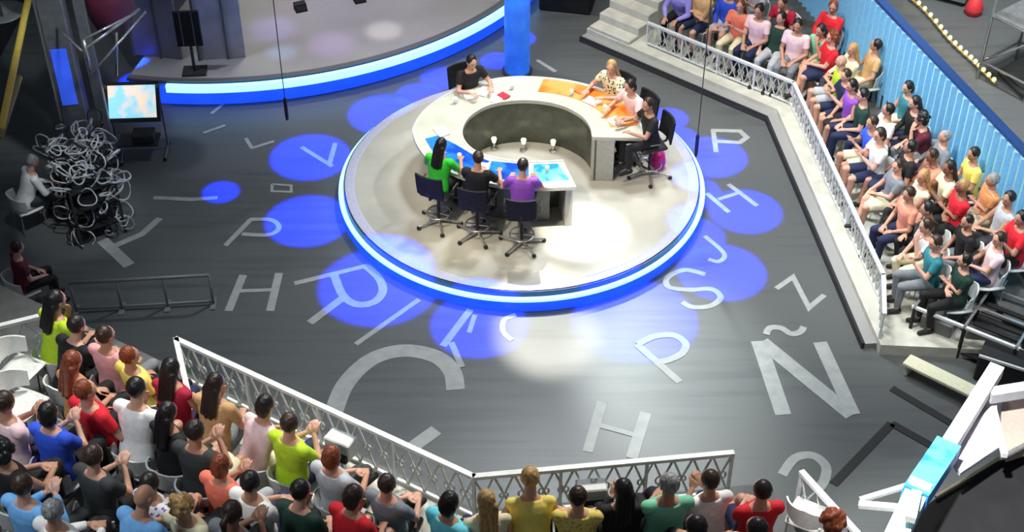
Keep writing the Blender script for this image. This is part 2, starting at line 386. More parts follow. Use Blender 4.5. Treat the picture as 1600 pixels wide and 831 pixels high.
# inside floor of the ring
# things on the desk
M_paper = mat('paper', (.85, .85, .82), .6)
for (px, py, rz, lab) in [(733, 148, .3, 'white paper sheet in front of the host'), (757, 143, -.4, 'white paper sheet right of the first sheet by the host'),
                          (775, 152, .1, 'white paper sheet nearest the desk opening'), (925, 158, .9, 'white paper sheet on the orange part of the desk'),
                          (962, 190, .6, 'white paper sheet near the end of the orange desk part'), (752, 262, -.2, 'white paper sheet between the two front left guests'),
                          (690, 205, .5, 'white paper sheet on the left of the desk')]:
    p = at(px, py, ZT + .012); tag(MB().box((0, 0, .003), (.21, .297, .004)).build('paper_sheet', M_paper), lab, 'paper', 'papers on the desk').location = (p.x, p.y, ZT + .012)
    bpy.context.scene.collection.objects[-1].rotation_euler[2] = rz
M_clear = mat('water_glass', (.75, .85, .85), .08, noise_amt=.02)
for (px, py, lab) in [(712, 160, 'clear drinking glass left of the host'), (800, 138, 'clear drinking glass right of the host'), (893, 148, 'clear drinking glass by the blond guest'),
                      (945, 172, 'clear drinking glass by the guest in pink'), (855, 268, 'clear drinking glass by the guest in purple'), (718, 248, 'clear drinking glass by the guest in green')]:
    p = at(px, py, ZT + .02)
    o = MB().lathe([(.005, 0), (.03, 0), (.036, .11), (.033, .11), (.028, .01), (.005, .01)], n=20).build('drinking_glass', M_clear, None, True)
    o.location = (p.x, p.y, ZT + .013); tag(o, lab, 'glass', 'glasses on the desk')
for px, py, lab, m in [(787, 150, 'small red card beside the host papers', mat('red_card', (.6, .03, .05), .5)), (905, 142, 'small orange notebook on the desk', mat('orange_card', (.8, .2, .05), .5))]:
    p = at(px, py, ZT + .012); o = MB().bevbox((0, 0, .01), (.15, .2, .02), b=.004).build('notebook', m); o.location = (p.x, p.y, ZT + .013); o.rotation_euler[2] = .8; tag(o, lab, 'notebook')

# ------------------------------------------------------------------ raised stage at the upper left
sc_, sr = Vector((-6.16, 9.67)), 7.10
ang_of = lambda px, py: math.atan2(at(px, py, .4).y - sc_.y, at(px, py, .4).x - sc_.x)
A0, A1, AL = ang_of(196, 135), R(20), ang_of(262, 134)
stg = thing('raised_stage', 'large round grey stage with bright cyan light band at the upper left', 'stage', (sc_.x, sc_.y, 0))
def arc(r0, r1, z0, z1, a0, a1, n=120):
    return MB().loft([[Vector((r * math.cos(a), r * math.sin(a), z)) for r, z in ((r0, z0), (r1, z0), (r1, z1), (r0, z1))] for a in [a0 + (a1 - a0) * i / n for i in range(n + 1)]])
arc(.3, sr - .12, 0, .50, A0, A1).build('deck', mat('stage_grey', (.42, .41, .40), .22, noise_amt=.12, scale=.6), stg)
arc(sr - .16, sr - .04, .50, .53, A0, A1).build('edge_ring', mat('stage_edge', (.16, .15, .17), .3), stg)
arc(sr - .12, sr + .06, .33, .48, AL, A1).build('light_band', M_led, stg)
arc(sr - .12, sr - .03, .47, .50, A0, A1).build('rim_trim', M_bluetrim, stg)
arc(sr - .12, sr - .03, .02, .36, A0, A1).build('blue_skirt', M_ledblue, stg)
# set panels on it
def wall_panel(name, label, cat, p0, p1, z0, h, th, m, extra=None):
    a = at(*p0, z0); b = at(*p1, z0); d = b - a; L = d.length
    t = thing(name, label, cat, (a + b) / 2, math.atan2(d.y, d.x))
    MB().bevbox((0, 0, h / 2), (L, th, h), b=.01).build('panel', m, t)
    if extra: extra(t, L, h, th)
    return t
M_pan = mat('blue_grey_panel', (.24, .25, .36), .4, noise_amt=.3, scale=1.2)
def posts(t, L, h, th):
    for k in range(int(L / .55) + 1): MB().box((-L / 2 + k * .55, -th / 2 - .02, h / 2), (.04, .04, h)).build('rib', M_grey, t)
wall_panel('set_panel', 'blue grey ribbed set panel standing on the raised stage', 'set panel', (212, 84), (285, 92), .5, 2.2, .08, M_pan, posts)
wall_panel('set_panel', 'pale grey set panel standing behind the dark screen', 'set panel', (312, 92), (384, 88), .5, 2.4, .08, mat('pale_set', (.5, .52, .58), .35, noise_amt=.25, scale=1.5), posts)
p = at(306, 108, .5)
t = thing('stage_screen', 'dark square screen on a thin stand on the raised stage', 'screen', (p.x, p.y - .1, .5), R(4))
MB().bevbox((0, 0, .95), (.48, .06, .75), b=.01).build('screen', M_glass, t)
MB().box((0, 0, .28), (.05, .05, .55)).build('post', M_dark, t); MB().box((0, 0, .02), (.45, .35, .04)).build('base', M_dark, t)
for x in (-.12, .1): MB().box((x, -.034, .95), (.02, .01, .7)).build('stripe', M_grey, t)
for (px, py), lab in {(470, 16): 'small black floor speaker at the left of the raised stage', (562, 2): 'small black floor speaker at the far edge of the raised stage'}.items():
    p = at(px, py, .5); t = thing('floor_speaker', lab, 'speaker', (p.x, p.y, .5), .4)
    MB().loft([[Vector((x, y, z)) for x, y, z in q] for q in ([(-.12, -.1, 0), (.12, -.1, 0), (.12, .1, 0), (-.12, .1, 0)], [(-.12, -.02, .14), (.12, -.02, .14), (.12, .1, .16), (-.12, .1, .16)])]).build('cabinet', M_black, t)
    MB().box((0, -.062, .07), (.18, .01, .09), M=Matrix.Rotation(-.5, 3, 'X')).build('grille', M_dark, t)
# upright blue light column behind the desk
p = at(808, 112, 0)
t = thing('light_column', 'tall glowing blue light column behind the host', 'light column', (p.x, p.y, 0))
MB().lathe([(.02, 0), (.3, 0), (.3, .05), (.02, .05)], n=24).build('base', M_dark, t)
MB().lathe([(.02, .05), (.25, .05), (.25, 2.4), (.02, 2.4)], n=24).build('tube', mat('blue_tube', (.03, .18, 1), .4, emit=.55, noise_amt=.3, scale=3), t, True)

# ------------------------------------------------------------------ left side: pillars, truss, crane arm, monitor, cables
def box_between(px0, py0, z0, h, wd, name, label, m, cat):
    p = at(px0, py0, z0); t = thing(name, label, cat, (p.x, p.y, z0), R(8)); return t
p = at(138, 262, 0)
t = thing('square_pillar', 'tall grey square pillar with a blue lit panel, nearest the heap of cables', 'pillar', (p.x, p.y, 0), R(10))
MB().bevbox((0, 0, 2.6), (.42, .42, 5.2), b=.02).build('shaft', M_grey, t)
MB().bevbox((0, 0, .06), (.6, .6, .12), b=.02).build('foot', M_dark, t)
MB().box((-.02, -.222, 2.05), (.26, .02, 1.1)).build('light_panel', mat('blue_light_panel', (.04, .12, 1), .3, emit=.5, noise_amt=.2, scale=3), t)
MB().box((-.225, -.222, 2.6), (.04, .04, 5.1)).build('corner_strip', M_chrome, t)
p = at(176, 252, 0)
t = thing('square_pillar', 'thinner grey pillar carrying truss arms, right of the pillar with the blue panel', 'pillar', (p.x, p.y, 0), R(10))
MB().bevbox((0, 0, 2.4), (.19, .2, 4.8), b=.015).build('shaft', M_grey, t)
MB().bevbox((0, 0, .05), (.4, .4, .1), b=.015).build('foot', M_dark, t)
def pole(label, a, b, r, m, name='metal_pole', cat='pole'):
    o = MB().path([Vector(a), Vector(b)], r, 10).build(name, m, None, True); return tag(o, label, cat)
t = thing('lighting_truss', 'thin bright metal truss arms running up towards the raised stage', 'truss', at(130, 78, 3.0))
o0 = at(130, 78, 3.0)
def tr(a, b, r, nm): MB().path([a - o0, b - o0], r, 8).build(nm, M_chrome, t, True)
tr(at(128, 80, 3.0), at(218, 14, 3.2), .025, 'chord'); tr(at(130, 62, 3.2), at(212, 20, 3.3), .02, 'chord')
tr(at(143, 115, 2.6), at(228, 18, 3.2), .02, 'chord'); tr(at(182, 52, 3.1), at(182, 118, 2.1), .022, 'strut')
tr(at(128, 80, 3.0), Vector((at(138, 262, 0).x, at(138, 262, 0).y - .1, 3.0)), .02, 'strut'); tr(at(130, 62, 3.2), at(143, 115, 2.6), .03, 'strut')
pole('long yellow crane arm crossing the upper left corner', at(46, -10, 5.0), at(2, 200, 4.0), .05, mat('yellow_paint', (.85, .62, .10), .45), 'yellow_boom', 'boom')
pole('thinner dull yellow bar below the crane arm', at(30, 120, 4.0), at(0, 215, 3.6), .05, mat('dull_yellow', (.3, .24, .09), .5), 'yellow_bar', 'bar')
# maroon drum above
p = at(172, 8, 3.0)
t = thing('hanging_drum', 'dark maroon round lamp drum at the top left', 'lamp drum', (p.x, p.y, 2.6))
MB().lathe([(.02, 0), (.30, .0), (.42, .35), (.42, .8), (.3, .95), (.02, .95)], n=32).build('shell', mat('maroon', (.10, .015, .035), .5, noise_amt=.3, scale=3), t, True)
MB().path([(0, 0, .95), (0, 0, 2.5)], .02).build('hanger', M_dark, t)
p = at(5, 30, 3.0)
t = thing('parabolic_reflector', 'dull grey disc shaped reflector in the upper left corner', 'reflector', (p.x, p.y, 3.0))
MB().lathe([(.02, 0), (.2, .03), (.38, .12), (.40, .14), (.36, .15), (.02, .06)], n=32).build('dish', M_grey, t, True)
MB().path([(0, 0, .06), (0, 0, 1.5)], .02).build('stem', M_dark, t)
# monitor trolley
p = at(222, 240, 0)
t = thing('monitor_trolley', 'picture monitor on a wheeled dark stand at the left', 'monitor', (p.x, p.y, 0), R(3))
scr = mat('lit_picture', (.95, .75, .6), .3, emit=.9, kind='noise', scale=4, col2=(.3, .72, .9))
Mx = Matrix.Rotation(R(-32), 3, 'X')
MB().box((0, .06, 1.08), (.96, .10, .72), M=Mx).build('monitor', M_black, t)
MB().box(Vector((0, .06, 1.08)) + Mx @ Vector((0, -.056, .01)), (.84, .012, .58), M=Mx).build('screen', scr, t, label='bright colourful picture on the screen')
for x in (-.46, .46):
    MB().path([(x, .16, .06), (x, .16, 1.38)], .018).build('upright', M_grey, t)
    MB().path([(x, -.25, .06), (x, .3, .06)], .018).build('foot', M_grey, t)
    for y in (-.25, .3): MB().ell((x, y, .035), (.03, .035, .035), nu=10, nv=6).build('wheel', M_black, t)
MB().path([(-.4, .05, .45), (.4, .05, .45)], .016).build('crossbar', mat('worn_yellow', (.4, .32, .12), .5), t)
MB().box((0, 0, .30), (.72, .4, .03)).build('shelf', M_dark, t); MB().bevbox((.1, 0, .4), (.4, .3, .16)).build('control_box', M_dark, t)
pole('short white post left of the picture monitor', at(180, 228, 0), at(180, 228, 0) + Vector((0, 0, .95)), .03, M_white, 'white_post', 'post')
# cable heap: many coils
rnd = random.Random(3)
def coil(c, r, tilt, m, rr):
    M = Matrix.Rotation(tilt[0], 3, 'X') @ Matrix.Rotation(tilt[1], 3, 'Y'); pts = []
    for i in range(40):
        a = i / 39 * 2 * math.pi * 1.9; q = r * (1 + .1 * math.sin(3 * a + c[0]))
        pts.append(Vector(c) + M @ Vector((q * math.cos(a), q * math.sin(a), .02 * i / 39)))
    return MB().path(pts, rr, 6)
def tangle(n, seed, m, name):
    rnd = random.Random(seed); big = MB()
    for k in range(n):
        x = rnd.uniform(-.75, .75); y = rnd.uniform(-.5, .5); z = rnd.uniform(.12, 1.9) * (1 - .25 * abs(x)); c = coil((0, 0, 0), rnd.uniform(.07, .2), (rnd.uniform(-1.2, 1.2), rnd.uniform(-1.2, 1.2)), None, rnd.uniform(.007, .014))
        big.add([Vector(v) + Vector((x, y, z)) for v in c.v], c.f)
    return big
rk0 = at(146, 340, 0)
t = thing('equipment_rack', 'dark equipment rack draped with coiled cables at the left edge', 'rack', rk0, R(-62))
o = tangle(120, 3, M_lattice, 'pale').build('cable_tangle', mat('pale_cable', (.55, .56, .55), .35), None, True); o.location = rk0; o.rotation_euler = (0, 0, R(-62)); tag(o, 'tangle of pale and black cables heaped over the equipment rack at the left', 'cables', None, 'stuff')
k_ = tangle(35, 4, M_black, 'black').build('black_cable', M_black, o, True, 'black cables')
for x in (-.65, .65):
    for y in (-.38, .38): MB().path([(x, y, 0), (x, y, 1.1)], .025).build('post', M_dark, t)
for z in (.25, .65, 1.02): MB().box((0, 0, z), (1.3, .76, .03)).build('shelf', M_black, t)
for x, y, z in ((-.3, 0, .36), (.3, .05, .38), (-.2, 0, .78), (.35, -.05, .78)): MB().bevbox((x, y, z), (.42, .45, .2)).build('electronics_box', M_dark, t)
# black drapes closing the dark left corner
struct(MB().box(at(-30, 330, 0) + Vector((-1.1, 4, 2.5)), (.1, 14, 5)).build('wall_left', M_drape), 'black drape wall')
# low barrier on the floor
def barrier(name, label, pa, pb, z0, h, npost, m, r=.022, group=None, mid=0):
    a = at(*pa, z0 + h); b = at(*pb, z0 + h); a.z = b.z = z0; d = b - a; L = d.length
    t = thing(name, label, 'barrier', a, math.atan2(d.y, d.x), group)
    MB().path([(0, 0, h), (L, 0, h)], r * 1.3).build('top_rail', m, t, True)
    MB().path([(0, 0, .06), (L, 0, .06)], r).build('bottom_rail', m, t, True)
    for k in range(npost):
        x = L * k / (npost - 1); MB().path([(x, 0, 0), (x, 0, h)], r).build('post', m, t, True)
        MB().box((x, 0, .01), (.09, .3, .02)).build('foot', m, t)
    return t
barrier('low_barrier', 'low dull metal barrier standing on the floor at the left', (108, 442), (326, 430), 0, .6, 4, mat('dull_steel', (.2, .21, .2), .5, .2))

# ------------------------------------------------------------------ hanging microphones
for px, py, z, lab in [(449, 188, 1.6, 'thin black rod hanging at the left in front of the raised stage'), (1087, 245, 1.6, 'thin black rod hanging right of the desk')]:
    p = at(px, py, z); t = thing('hanging_microphone', lab, 'microphone', (p.x, p.y, z), 0, 'hanging microphones')
    MB().lathe([(.005, 0), (.022, .01), (.03, .08), (.03, .42), (.012, .46), (.005, .46)], n=14).build('capsule', M_black, t, True)
    MB().path([(0, 0, .46), (0, 0, 8.5)], .009, 6).build('cord', M_dark, t)

# ------------------------------------------------------------------ right stand
curb = P2([(905, 65), (1195, 190), (1345, 545)])
def railing(name, label, line, z0, h, group, spacing=.9, lat=.26, rr=.03, bt=.011):
    a, b = Vector(line[0]), Vector(line[1]); d = b - a; L = d.length
    t = thing(name, label, 'railing', (a.x, a.y, z0), math.atan2(d.y, d.x), group)
    MB().box((L / 2, 0, h), (L + rr, rr * 2.2, rr * 1.6)).build('top_rail', M_rail, t)
    MB().box((L / 2, 0, .05), (L, rr * 1.2, rr * 1.2)).build('bottom_rail', M_rail, t)
    n = max(2, int(round(L / spacing)) + 1)
    for k in range(n): MB().box((L * k / (n - 1), 0, h / 2), (.035, .035, h)).build('post', M_rail, t)
    # ornamental lattice: crossing bars with small rings
    mb = MB(); m = max(2, int(L / lat)); s = L / m; r_ = random.Random(int(L * 100))
    for k in range(m):
        x0, x1 = k * s, (k + 1) * s
        mb.path([(x0, 0, .05), (x1, 0, h - .02)], bt, 5); mb.path([(x0, 0, h - .02), (x1, 0, .05)], bt, 5)
        cx = (x0 + x1) / 2 ; rad = min(s, h) * r_.uniform(.2, .36)
        mb.path([(cx + rad * math.cos(a_), .012, h / 2 + rad * math.sin(a_)) for a_ in [i * math.pi / 6 for i in range(13)]], bt, 5)
    mb.build('lattice', M_lattice, t)
    return t
# decks and tiers: offset() is to the left of travel; curb runs away-to-near so the stand lies on its left
ROW_R = [1.32, 1.94, 2.56, 3.18, 3.80]; ZR = [.20, .34, .48, .62, .76]
wa, wb = at(1375, 0, 2.2).xy, at(1600, 235, 2.2).xy; wd_ = (wb - wa).normalized(); wn = Vector((wd_.y, -wd_.x))   # to the stage side
W0, W1 = wa - wd_ * 5, wb + wd_ * 4.0
if (Vector((0, 0)) - wa).dot(wn) < 0: wn = -wn
lo = MB().ribbon(curb, .24, 0, .10, 1); struct(lo.build('trim_1', M_grate), 'grey grating strip along the right stand')
struct(MB().ribbon(offset(curb, .0), .05, 0, .115, 1).build('trim_2', M_black), 'dark edge of the right stand')
def clipped(a, b, margin=.05):
    """stand tier from offset a to offset b, cut where the back wall stands"""
    A, B = offset(curb, a), offset(curb, b)
    A[2] = A[2] + (A[2] - A[1]).normalized() * .15; B[2] = B[2] + (B[2] - B[1]).normalized() * .9
    poly = A + B[::-1]; out = []
    dd = [(p - wa).dot(wn) - margin for p in poly]
    for i in range(len(poly)):
        p, q, x, y = poly[i], poly[(i + 1) % len(poly)], dd[i], dd[(i + 1) % len(poly)]
        if x >= 0: out.append(p)
        if (x >= 0) != (y >= 0): out.append(p.lerp(q, x / (x - y)))
    return [tuple(p) for p in out]
struct(MB().prism(clipped(.24, 4.6), 0, .20).build('floor_right_stand', M_cream), 'cream deck of the right stand')
for k in range(1, 5):
    q = clipped(ROW_R[k] - .36, 4.6)
    if len(q) > 2: struct(MB().prism(q, ZR[k] - .15, ZR[k]).build('trim_%d' % (k + 2), M_tier), 'dark seating tier of the right stand')
rl = offset(curb, .52)
r0 = rl[0] + (rl[1] - rl[0]) * .28
railing('railing', 'white lattice railing along the far part of the right stand', (r0, rl[1]), .20, .50, 'white railings of the right stand', .9, .17, .03, .014)
rend = at(1392, 432, .66).xy; rdir = (rl[2] - rl[1]).normalized(); rb = rl[1] + rdir * (rend - rl[1]).dot(rdir)
railing('railing', 'white lattice railing along the near part of the right stand', (rl[1], rb), .20, .50, 'white railings of the right stand', .9, .17, .03, .014)
rc = at(1352, 548, .25).xy
railing('railing', 'short white railing closing the near end of the right stand', (rb, curb[2] + (rl[2] - curb[2]) * .5), .20, .50, 'white railings of the right stand', .9, .17, .03, .014)
# steps at the far end
for k in range(5):
    a = offset(curb, .1 + k * .28)[0]; b = a + (curb[1] - curb[0]).normalized() * 1.15
    pass
cd_ = (curb[1] - curb[0]).normalized(); cn_ = Vector((-cd_.y, cd_.x)); sa = math.atan2(cd_.y, cd_.x)
s_o = curb[0] + cd_ * .05
st = thing('entrance_steps', 'cream steps climbing at the far end of the right stand', 'steps', (s_o.x, s_o.y, 0), sa)
for k in range(7): MB().bevbox((.5, .42 + k * .32, .14 + k * .08), (1.0, .32, .28 + k * .16), b=.012).build('step', M_cream, st)
q = at(895, 28, 0); t = thing('black_curtain_frame', 'black curtained block at the top edge behind the steps', 'curtain', (q.x - .1, q.y + .55, 0), R(-12))
MB().bevbox((0, 0, .75), (1.1, .7, 1.5), b=.03).build('curtain', M_drape, t); MB().box((0, 0, 1.52), (1.14, .74, .04)).build('top_bar', M_black, t)

# blue ribbed wall
wl = (W1 - W0).length; wang = math.atan2((W1 - W0).y, (W1 - W0).x)
wt = thing('blue_screen_wall', 'long pale blue ribbed wall closing the back of the right stand', 'wall panel', (W0.x, W0.y, 0), wang)
MB().box((wl / 2, 0, 1.08), (wl, .05, 2.16)).build('panel', M_wallblue, wt)
MB().box((wl / 2, 0, 2.18), (wl, .12, .06)).build('top_rail', M_bluetrim, wt)
MB().box((wl / 2, .09, 2.03), (wl, .12, .25)).build('back_beam', M_bluetrim, wt)
for k in range(int(wl / .2)):
    x = k * .2 + .1; pr = int(x / .2)
    for sgn in (-1,):
        MB().loft([[Vector((x - .05, sgn * .025, z)), Vector((x, sgn * .11, z)), Vector((x + .05, sgn * .025, z))] for z in (.0, 2.14)]).build('rib', mat('rib_blue', (.24, .58, .90), .3), wt)

# ------------------------------------------------------------------ area behind the wall (upper right)
t = thing('light_chain', 'chain of warm yellow bulbs on the floor behind the blue wall', 'light chain', at(1440, 10, 0))
o0 = at(1440, 10, 0)
ch = [(1418, -6), (1440, 12), (1462, 36), (1480, 58), (1500, 78), (1520, 96), (1536, 112), (1555, 130)]
L3 = smooth_line([at(a, b, .08) - o0 for a, b in ch], 5); MB().path(L3, .02, 6).build('cord', mat('amber_cord', (.45, .3, .05), .5), t)
for q in L3[::2]: MB().ell(q + Vector((0, 0, .05)), (.045, .045, .05), nu=10, nv=6).build('bulb', mat('warm_bulb', (1, .8, .35), .3, emit=1.4), t, True)
s0 = at(1540, 130, 0)
t = thing('scaffold_frame', 'grey scaffold tubes standing behind the blue wall', 'scaffold', s0, R(-52))
for x in (-.2, .9, 2.0):
    for y in (0, 1.2): MB().path([(x, y, 0), (x, y, 2.6)], .03).build('upright', M_chrome, t, True)
for z in (.4, 1.4, 2.5):
    for y in (0, 1.2): MB().path([(-.25, y, z), (2.05, y, z)], .025).build('ledger', M_chrome, t, True)
    for x in (-.2, .9, 2.0): MB().path([(x, 0, z), (x, 1.2, z)], .025).build('ledger', M_chrome, t, True)
MB().path([(-.2, 0, .4), (.9, 0, 1.4)], .02).build('brace', M_chrome, t, True); MB().path([(.9, 0, 1.4), (2.0, 0, 2.5)], .02).build('brace', M_chrome, t, True)
MB().box((.9, .6, 1.42), (2.2, 1.2, .04)).build('platform', M_grey, t)
p = at(1520, 22, 0); t = thing('red_bag', 'small red bag on the floor behind the blue wall', 'bag', p, .5)
MB().lathe([(.02, 0), (.16, .01), (.19, .15), (.13, .32), (.05, .4), (.02, .4)], n=20).build('sack', mat('red_cloth', (.6, .03, .04), .7), t, True)
MB().path([(-.08, 0, .36), (-.07, 0, .48), (.07, 0, .48), (.08, 0, .36)], .012).build('handle', M_black, t)
pole('long dark tube lying behind the blue wall', at(1562, 112, .1), at(1640, 185, .1), .06, M_dark, 'floor_tube', 'tube')
p = at(1480, -4, 0); t = thing('flight_case', 'grey wheeled case behind the blue wall at the top edge', 'case', p, R(-30))
MB().bevbox((0, 0, .4), (.9, .6, .6), b=.02).build('body', M_grey, t); MB().bevbox((0, 0, .73), (.9, .6, .08), b=.02).build('lid', M_chrome, t)
for x in (-.35, .35):
    for y in (-.22, .22): MB().ell((x, y, .05), (.03, .05, .05), nu=10, nv=6).build('wheel', M_black, t)

# ------------------------------------------------------------------ near end of the right stand: black frames, cream beam
sx = at(1500, 560, 0)
t = thing('black_stair_frame', 'black open frame with pale edges at the near end of the right stand', 'frame', sx, math.atan2(*(at(1575, 606, 0) - at(1415, 540, 0)).yx))
for x in (-.85, -.05, .75):
    for y in (0, .55, 1.1): MB().path([(x, y, 0), (x, y, .62)], .03).build('post', M_black, t)
for y in (0, .55, 1.1): MB().box((-.05, y, .62), (1.7, .05, .04)).build('rail', M_rail if y == 0 else M_chrome, t)
for x in (-.85, -.05, .75): MB().box((x, .55, .64), (.04, 1.15, .03)).build('rail', M_chrome, t)
for k, y in enumerate((.14, .32, .50, .68, .86)): MB().box((.35, y, .5 - .0 * k), (.72, .09, .03)).build('slat', M_black, t)
MB().box((-.05, .55, .1), (1.7, 1.1, .03)).build('floor_board', M_drape, t)
MB().bevbox((-.5, .35, .28), (.5, .5, .32), b=.02).build('box_unit', M_grey, t)
p = (at(1415, 567, .15) + at(1540, 628, .15)) / 2; d = at(1540, 628, .15) - at(1415, 567, .15)
t = thing('cream_bench', 'long cream coloured bench below the black frame', 'bench', (p.x, p.y, 0), math.atan2(d.y, d.x))
MB().bevbox((0, 0, .22), (d.length, .26, .06), b=.01).build('seat', mat('cream_wood', (.75, .72, .52), .5), t)
for x in (-.45, .45): MB().bevbox((x * d.length, 0, .095), (.06, .2, .19), b=.005).build('leg', M_cream, t)
p = at(1560, 575, .3); t = thing('black_case', 'black case with a pale lid edge at the right frame edge', 'case', (p.x + .1, p.y + .1, 0), R(-28))
MB().bevbox((0, 0, .25), (.7, .45, .5), b=.02).build('body', M_black, t); MB().box((0, -.23, .5), (.7, .03, .04)).build('lid_edge', M_rail, t)

# camera crane in the lower right corner
z1 = 4.2
jp = [at(1556, 578, z1), at(1480, 700, z1 + .1), at(1420, 790, z1 + .2)]
o0 = jp[0].copy()
t = thing('camera_crane', 'white and blue camera crane arm in the lower right corner', 'camera crane', o0)
def seg(a, b, w0, h, nm, m, lab=None):
    a = a - o0; b = b - o0; d = b - a; L = d.length; rot = d.to_track_quat('X', 'Z').to_matrix()
    return MB().box((a + b) / 2, (L, w0, h), M=rot).build(nm, m, t, label=lab)
seg(jp[0], jp[1], .16, .16, 'boom', M_white)
seg(jp[1], at(1428, 778, z1 + .2), .26, .2, 'boom_sleeve', mat('blue_plastic', (.03, .22, .85), .4, scale=6, col2=(.1, .5, .9)), 'blue sleeve')
seg(at(1440, 752, z1 + .25), at(1344, 781, z1 + .1), .05, .04, 'prong', M_white); seg(at(1436, 796, z1 + .2), at(1342, 788, z1 + .1), .07, .05, 'prong', M_white)
seg(at(1440, 755, z1 + .25), at(1395, 850, z1), .22, .16, 'camera_head', mat('pale_cyan', (.5, .85, .95), .4))
seg(at(1432, 770, z1 + .3), at(1422, 812, z1 + .3), .10, .08, 'camera_body', M_white)
seg(at(1545, 618, z1), at(1620, 606, z1), .13, .13, 'cross_arm', mat('silver_grey', (.42, .43, .46), .4))
seg(at(1552, 640, z1 - .1), at(1570, 712, z1 - .1), .06, .06, 'strut', M_white)
mb = MB().prism([tuple((at(a, b, z1 - .15) - o0).xy) for a, b in ((1556, 628), (1562, 700), (1500, 742), (1478, 712))], -.17, -.12)
mb.build('cover', mat('lilac_fabric', (.5, .47, .55), .7), t)
bo = at(1640, 655, 3.9)
t = thing('equipment_hood', 'beige hood at the right edge behind the crane', 'hood', bo)
MB().prism([tuple((at(a, b, 3.9) - bo).xy) for a, b in ((1566, 625), (1640, 560), (1700, 640), (1640, 690), (1575, 712), (1562, 690))], -.1, .0).build('panel', mat('beige', (.40, .31, .26), .6), t)
MB().path([at(1565, 715, 3.95) - bo, at(1640, 675, 3.95) - bo], .03).build('edge_bar', M_chrome, t)
# black canopy
bo = at(1540, 780, 3.6)
t = thing('black_canopy', 'large black canopy filling the lower right corner', 'canopy', bo)
MB().prism([tuple((at(a, b, 3.6) - bo).xy) for a, b in ((1412, 850), (1435, 800), (1470, 772), (1530, 735), (1600, 700), (1680, 670), (1700, 900), (1405, 900))], -.25, 0).build('cloth', M_drape, t)
MB().path([at(1462, 776, 3.65) - bo, at(1530, 735, 3.65) - bo, at(1575, 707, 3.65) - bo], .018).build('edge_tube', mat('straw_tube', (.55, .5, .3), .5), t)
for px, py in ((1470, 790), (1590, 720), (1590, 860)): MB().path([at(px, py, 3.6) - bo - Vector((0, 0, .1)), Vector((at(px, py, 3.6).x - bo.x, at(px, py, 3.6).y - bo.y, -3.6))], .04).build('leg', M_black, t)
t0 = at(1300, 880, 1.1)

# ------------------------------------------------------------------ front stand (lower left)
ZL0 = 2.6; HR = .70
rp = [at(275, 530, ZL0 + HR).xy, at(740, 745, ZL0 + HR).xy, at(1145, 708, ZL0 + HR).xy]
dirL = (rp[0] - rp[1]).normalized(); ext = rp[0] + dirL * 5.0
line = [ext, rp[1], rp[2] + (rp[2] - rp[1]).normalized() * .55]   # camera side = right of travel = negative offset
ROW_L = [1.05, 1.87, 2.69, 3.51, 4.33, 5.15]; ZL = [ZL0 + .34 * k for k in range(6)]
for k in range(6):
    a = 0 if k == 0 else ROW_L[k] - .40
    mb = MB().ribbon(offset(line, -a + (.12 if k == 0 else 0)), 6.4 - a, ZL[k] - .34, ZL[k], -1)
    struct(mb.build('floor_front_stand' if k == 0 else 'trim_%d' % (k + 6), M_tier), 'dark front deck of the near stand' if k == 0 else 'dark seating tier of the near stand')
struct(MB().ribbon([rp[0], rp[1], rp[2]], 1.0 - .45, ZL0, ZL0 + .012, -1).build('trim_12', M_cream), 'cream strip of the near stand along its railing')
qa, qb = at(1253, 738, ZL0 + HR).xy, at(1350, 845, ZL0 + HR).xy
struct(MB().prism([tuple(line[2]), tuple(qa), tuple(qb), tuple(offset(line, -3.2)[2])], ZL0 - .34, ZL0 - .001).build('trim_13', M_tier), 'dark end of the near stand')
struct(MB().ribbon(offset(line, .10), .08, 0, ZL0 - .3, -1).build('wall_front_stand', M_tier), 'fascia under the near stand')
railing('railing', 'white lattice railing on the left part of the near stand', (rp[0], rp[1]), ZL0, HR, 'white railings of the near stand', 1.0, .22, .03, .014)
railing('railing', 'white lattice railing on the right part of the near stand', (rp[1], rp[2]), ZL0, HR, 'white railings of the near stand', 1.0, .22, .03, .014)
q0 = at(275, 530, ZL0 + HR).xy; q1 = at(300, 640, ZL0 + HR).xy
railing('railing', 'short white railing running back along the aisle of the near stand', (q0, q1), ZL0, HR, 'white railings of the near stand', .8)
q0 = at(1253, 738, ZL0 + HR).xy; q1 = at(1350, 845, ZL0 + HR).xy
railing('railing', 'thin white railing at the right end of the near stand', (q0, q1), ZL0, HR, 'white railings of the near stand', .8)
q0 = at(-10, 512, ZL0 + HR).xy; q1 = at(80, 490, ZL0 + HR).xy
railing('railing', 'white railing at the far left end of the near stand', (q0, q1), ZL0, HR, 'white railings of the near stand', .8)
for px, py, rz, lab in [(925, 742, .1, 'white box with a black slot on the near railing, right of the bend'), (530, 668, -.5, 'white box with a black slot on the near railing, left part')]:
    p = at(px, py, ZL0 + HR); t = thing('rail_box', lab, 'box', (p.x, p.y, ZL0), rz, 'boxes on the near railing')
    MB().bevbox((0, 0, .42), (.34, .2, .26), b=.015).build('casing', M_white, t)
    MB().box((.0, -.12, .34), (.30, .05, .1)).build('slot', M_black, t); MB().box((0, 0, .15), (.05, .05, .3)).build('bracket', M_rail, t)

# ------------------------------------------------------------------ people
SH = .18
def solve(a, b, l0, l1, pole):
    d = b - a; L = min(d.length, (l0 + l1) * .995); t = d.normalized(); b = a + t * L
    x = (l0 * l0 - l1 * l1 + L * L) / (2 * L); h = math.sqrt(max(0, l0 * l0 - x * x))
    pv = Vector(pole) - t * Vector(pole).dot(t); return a + t * x + pv.normalized() * h, b
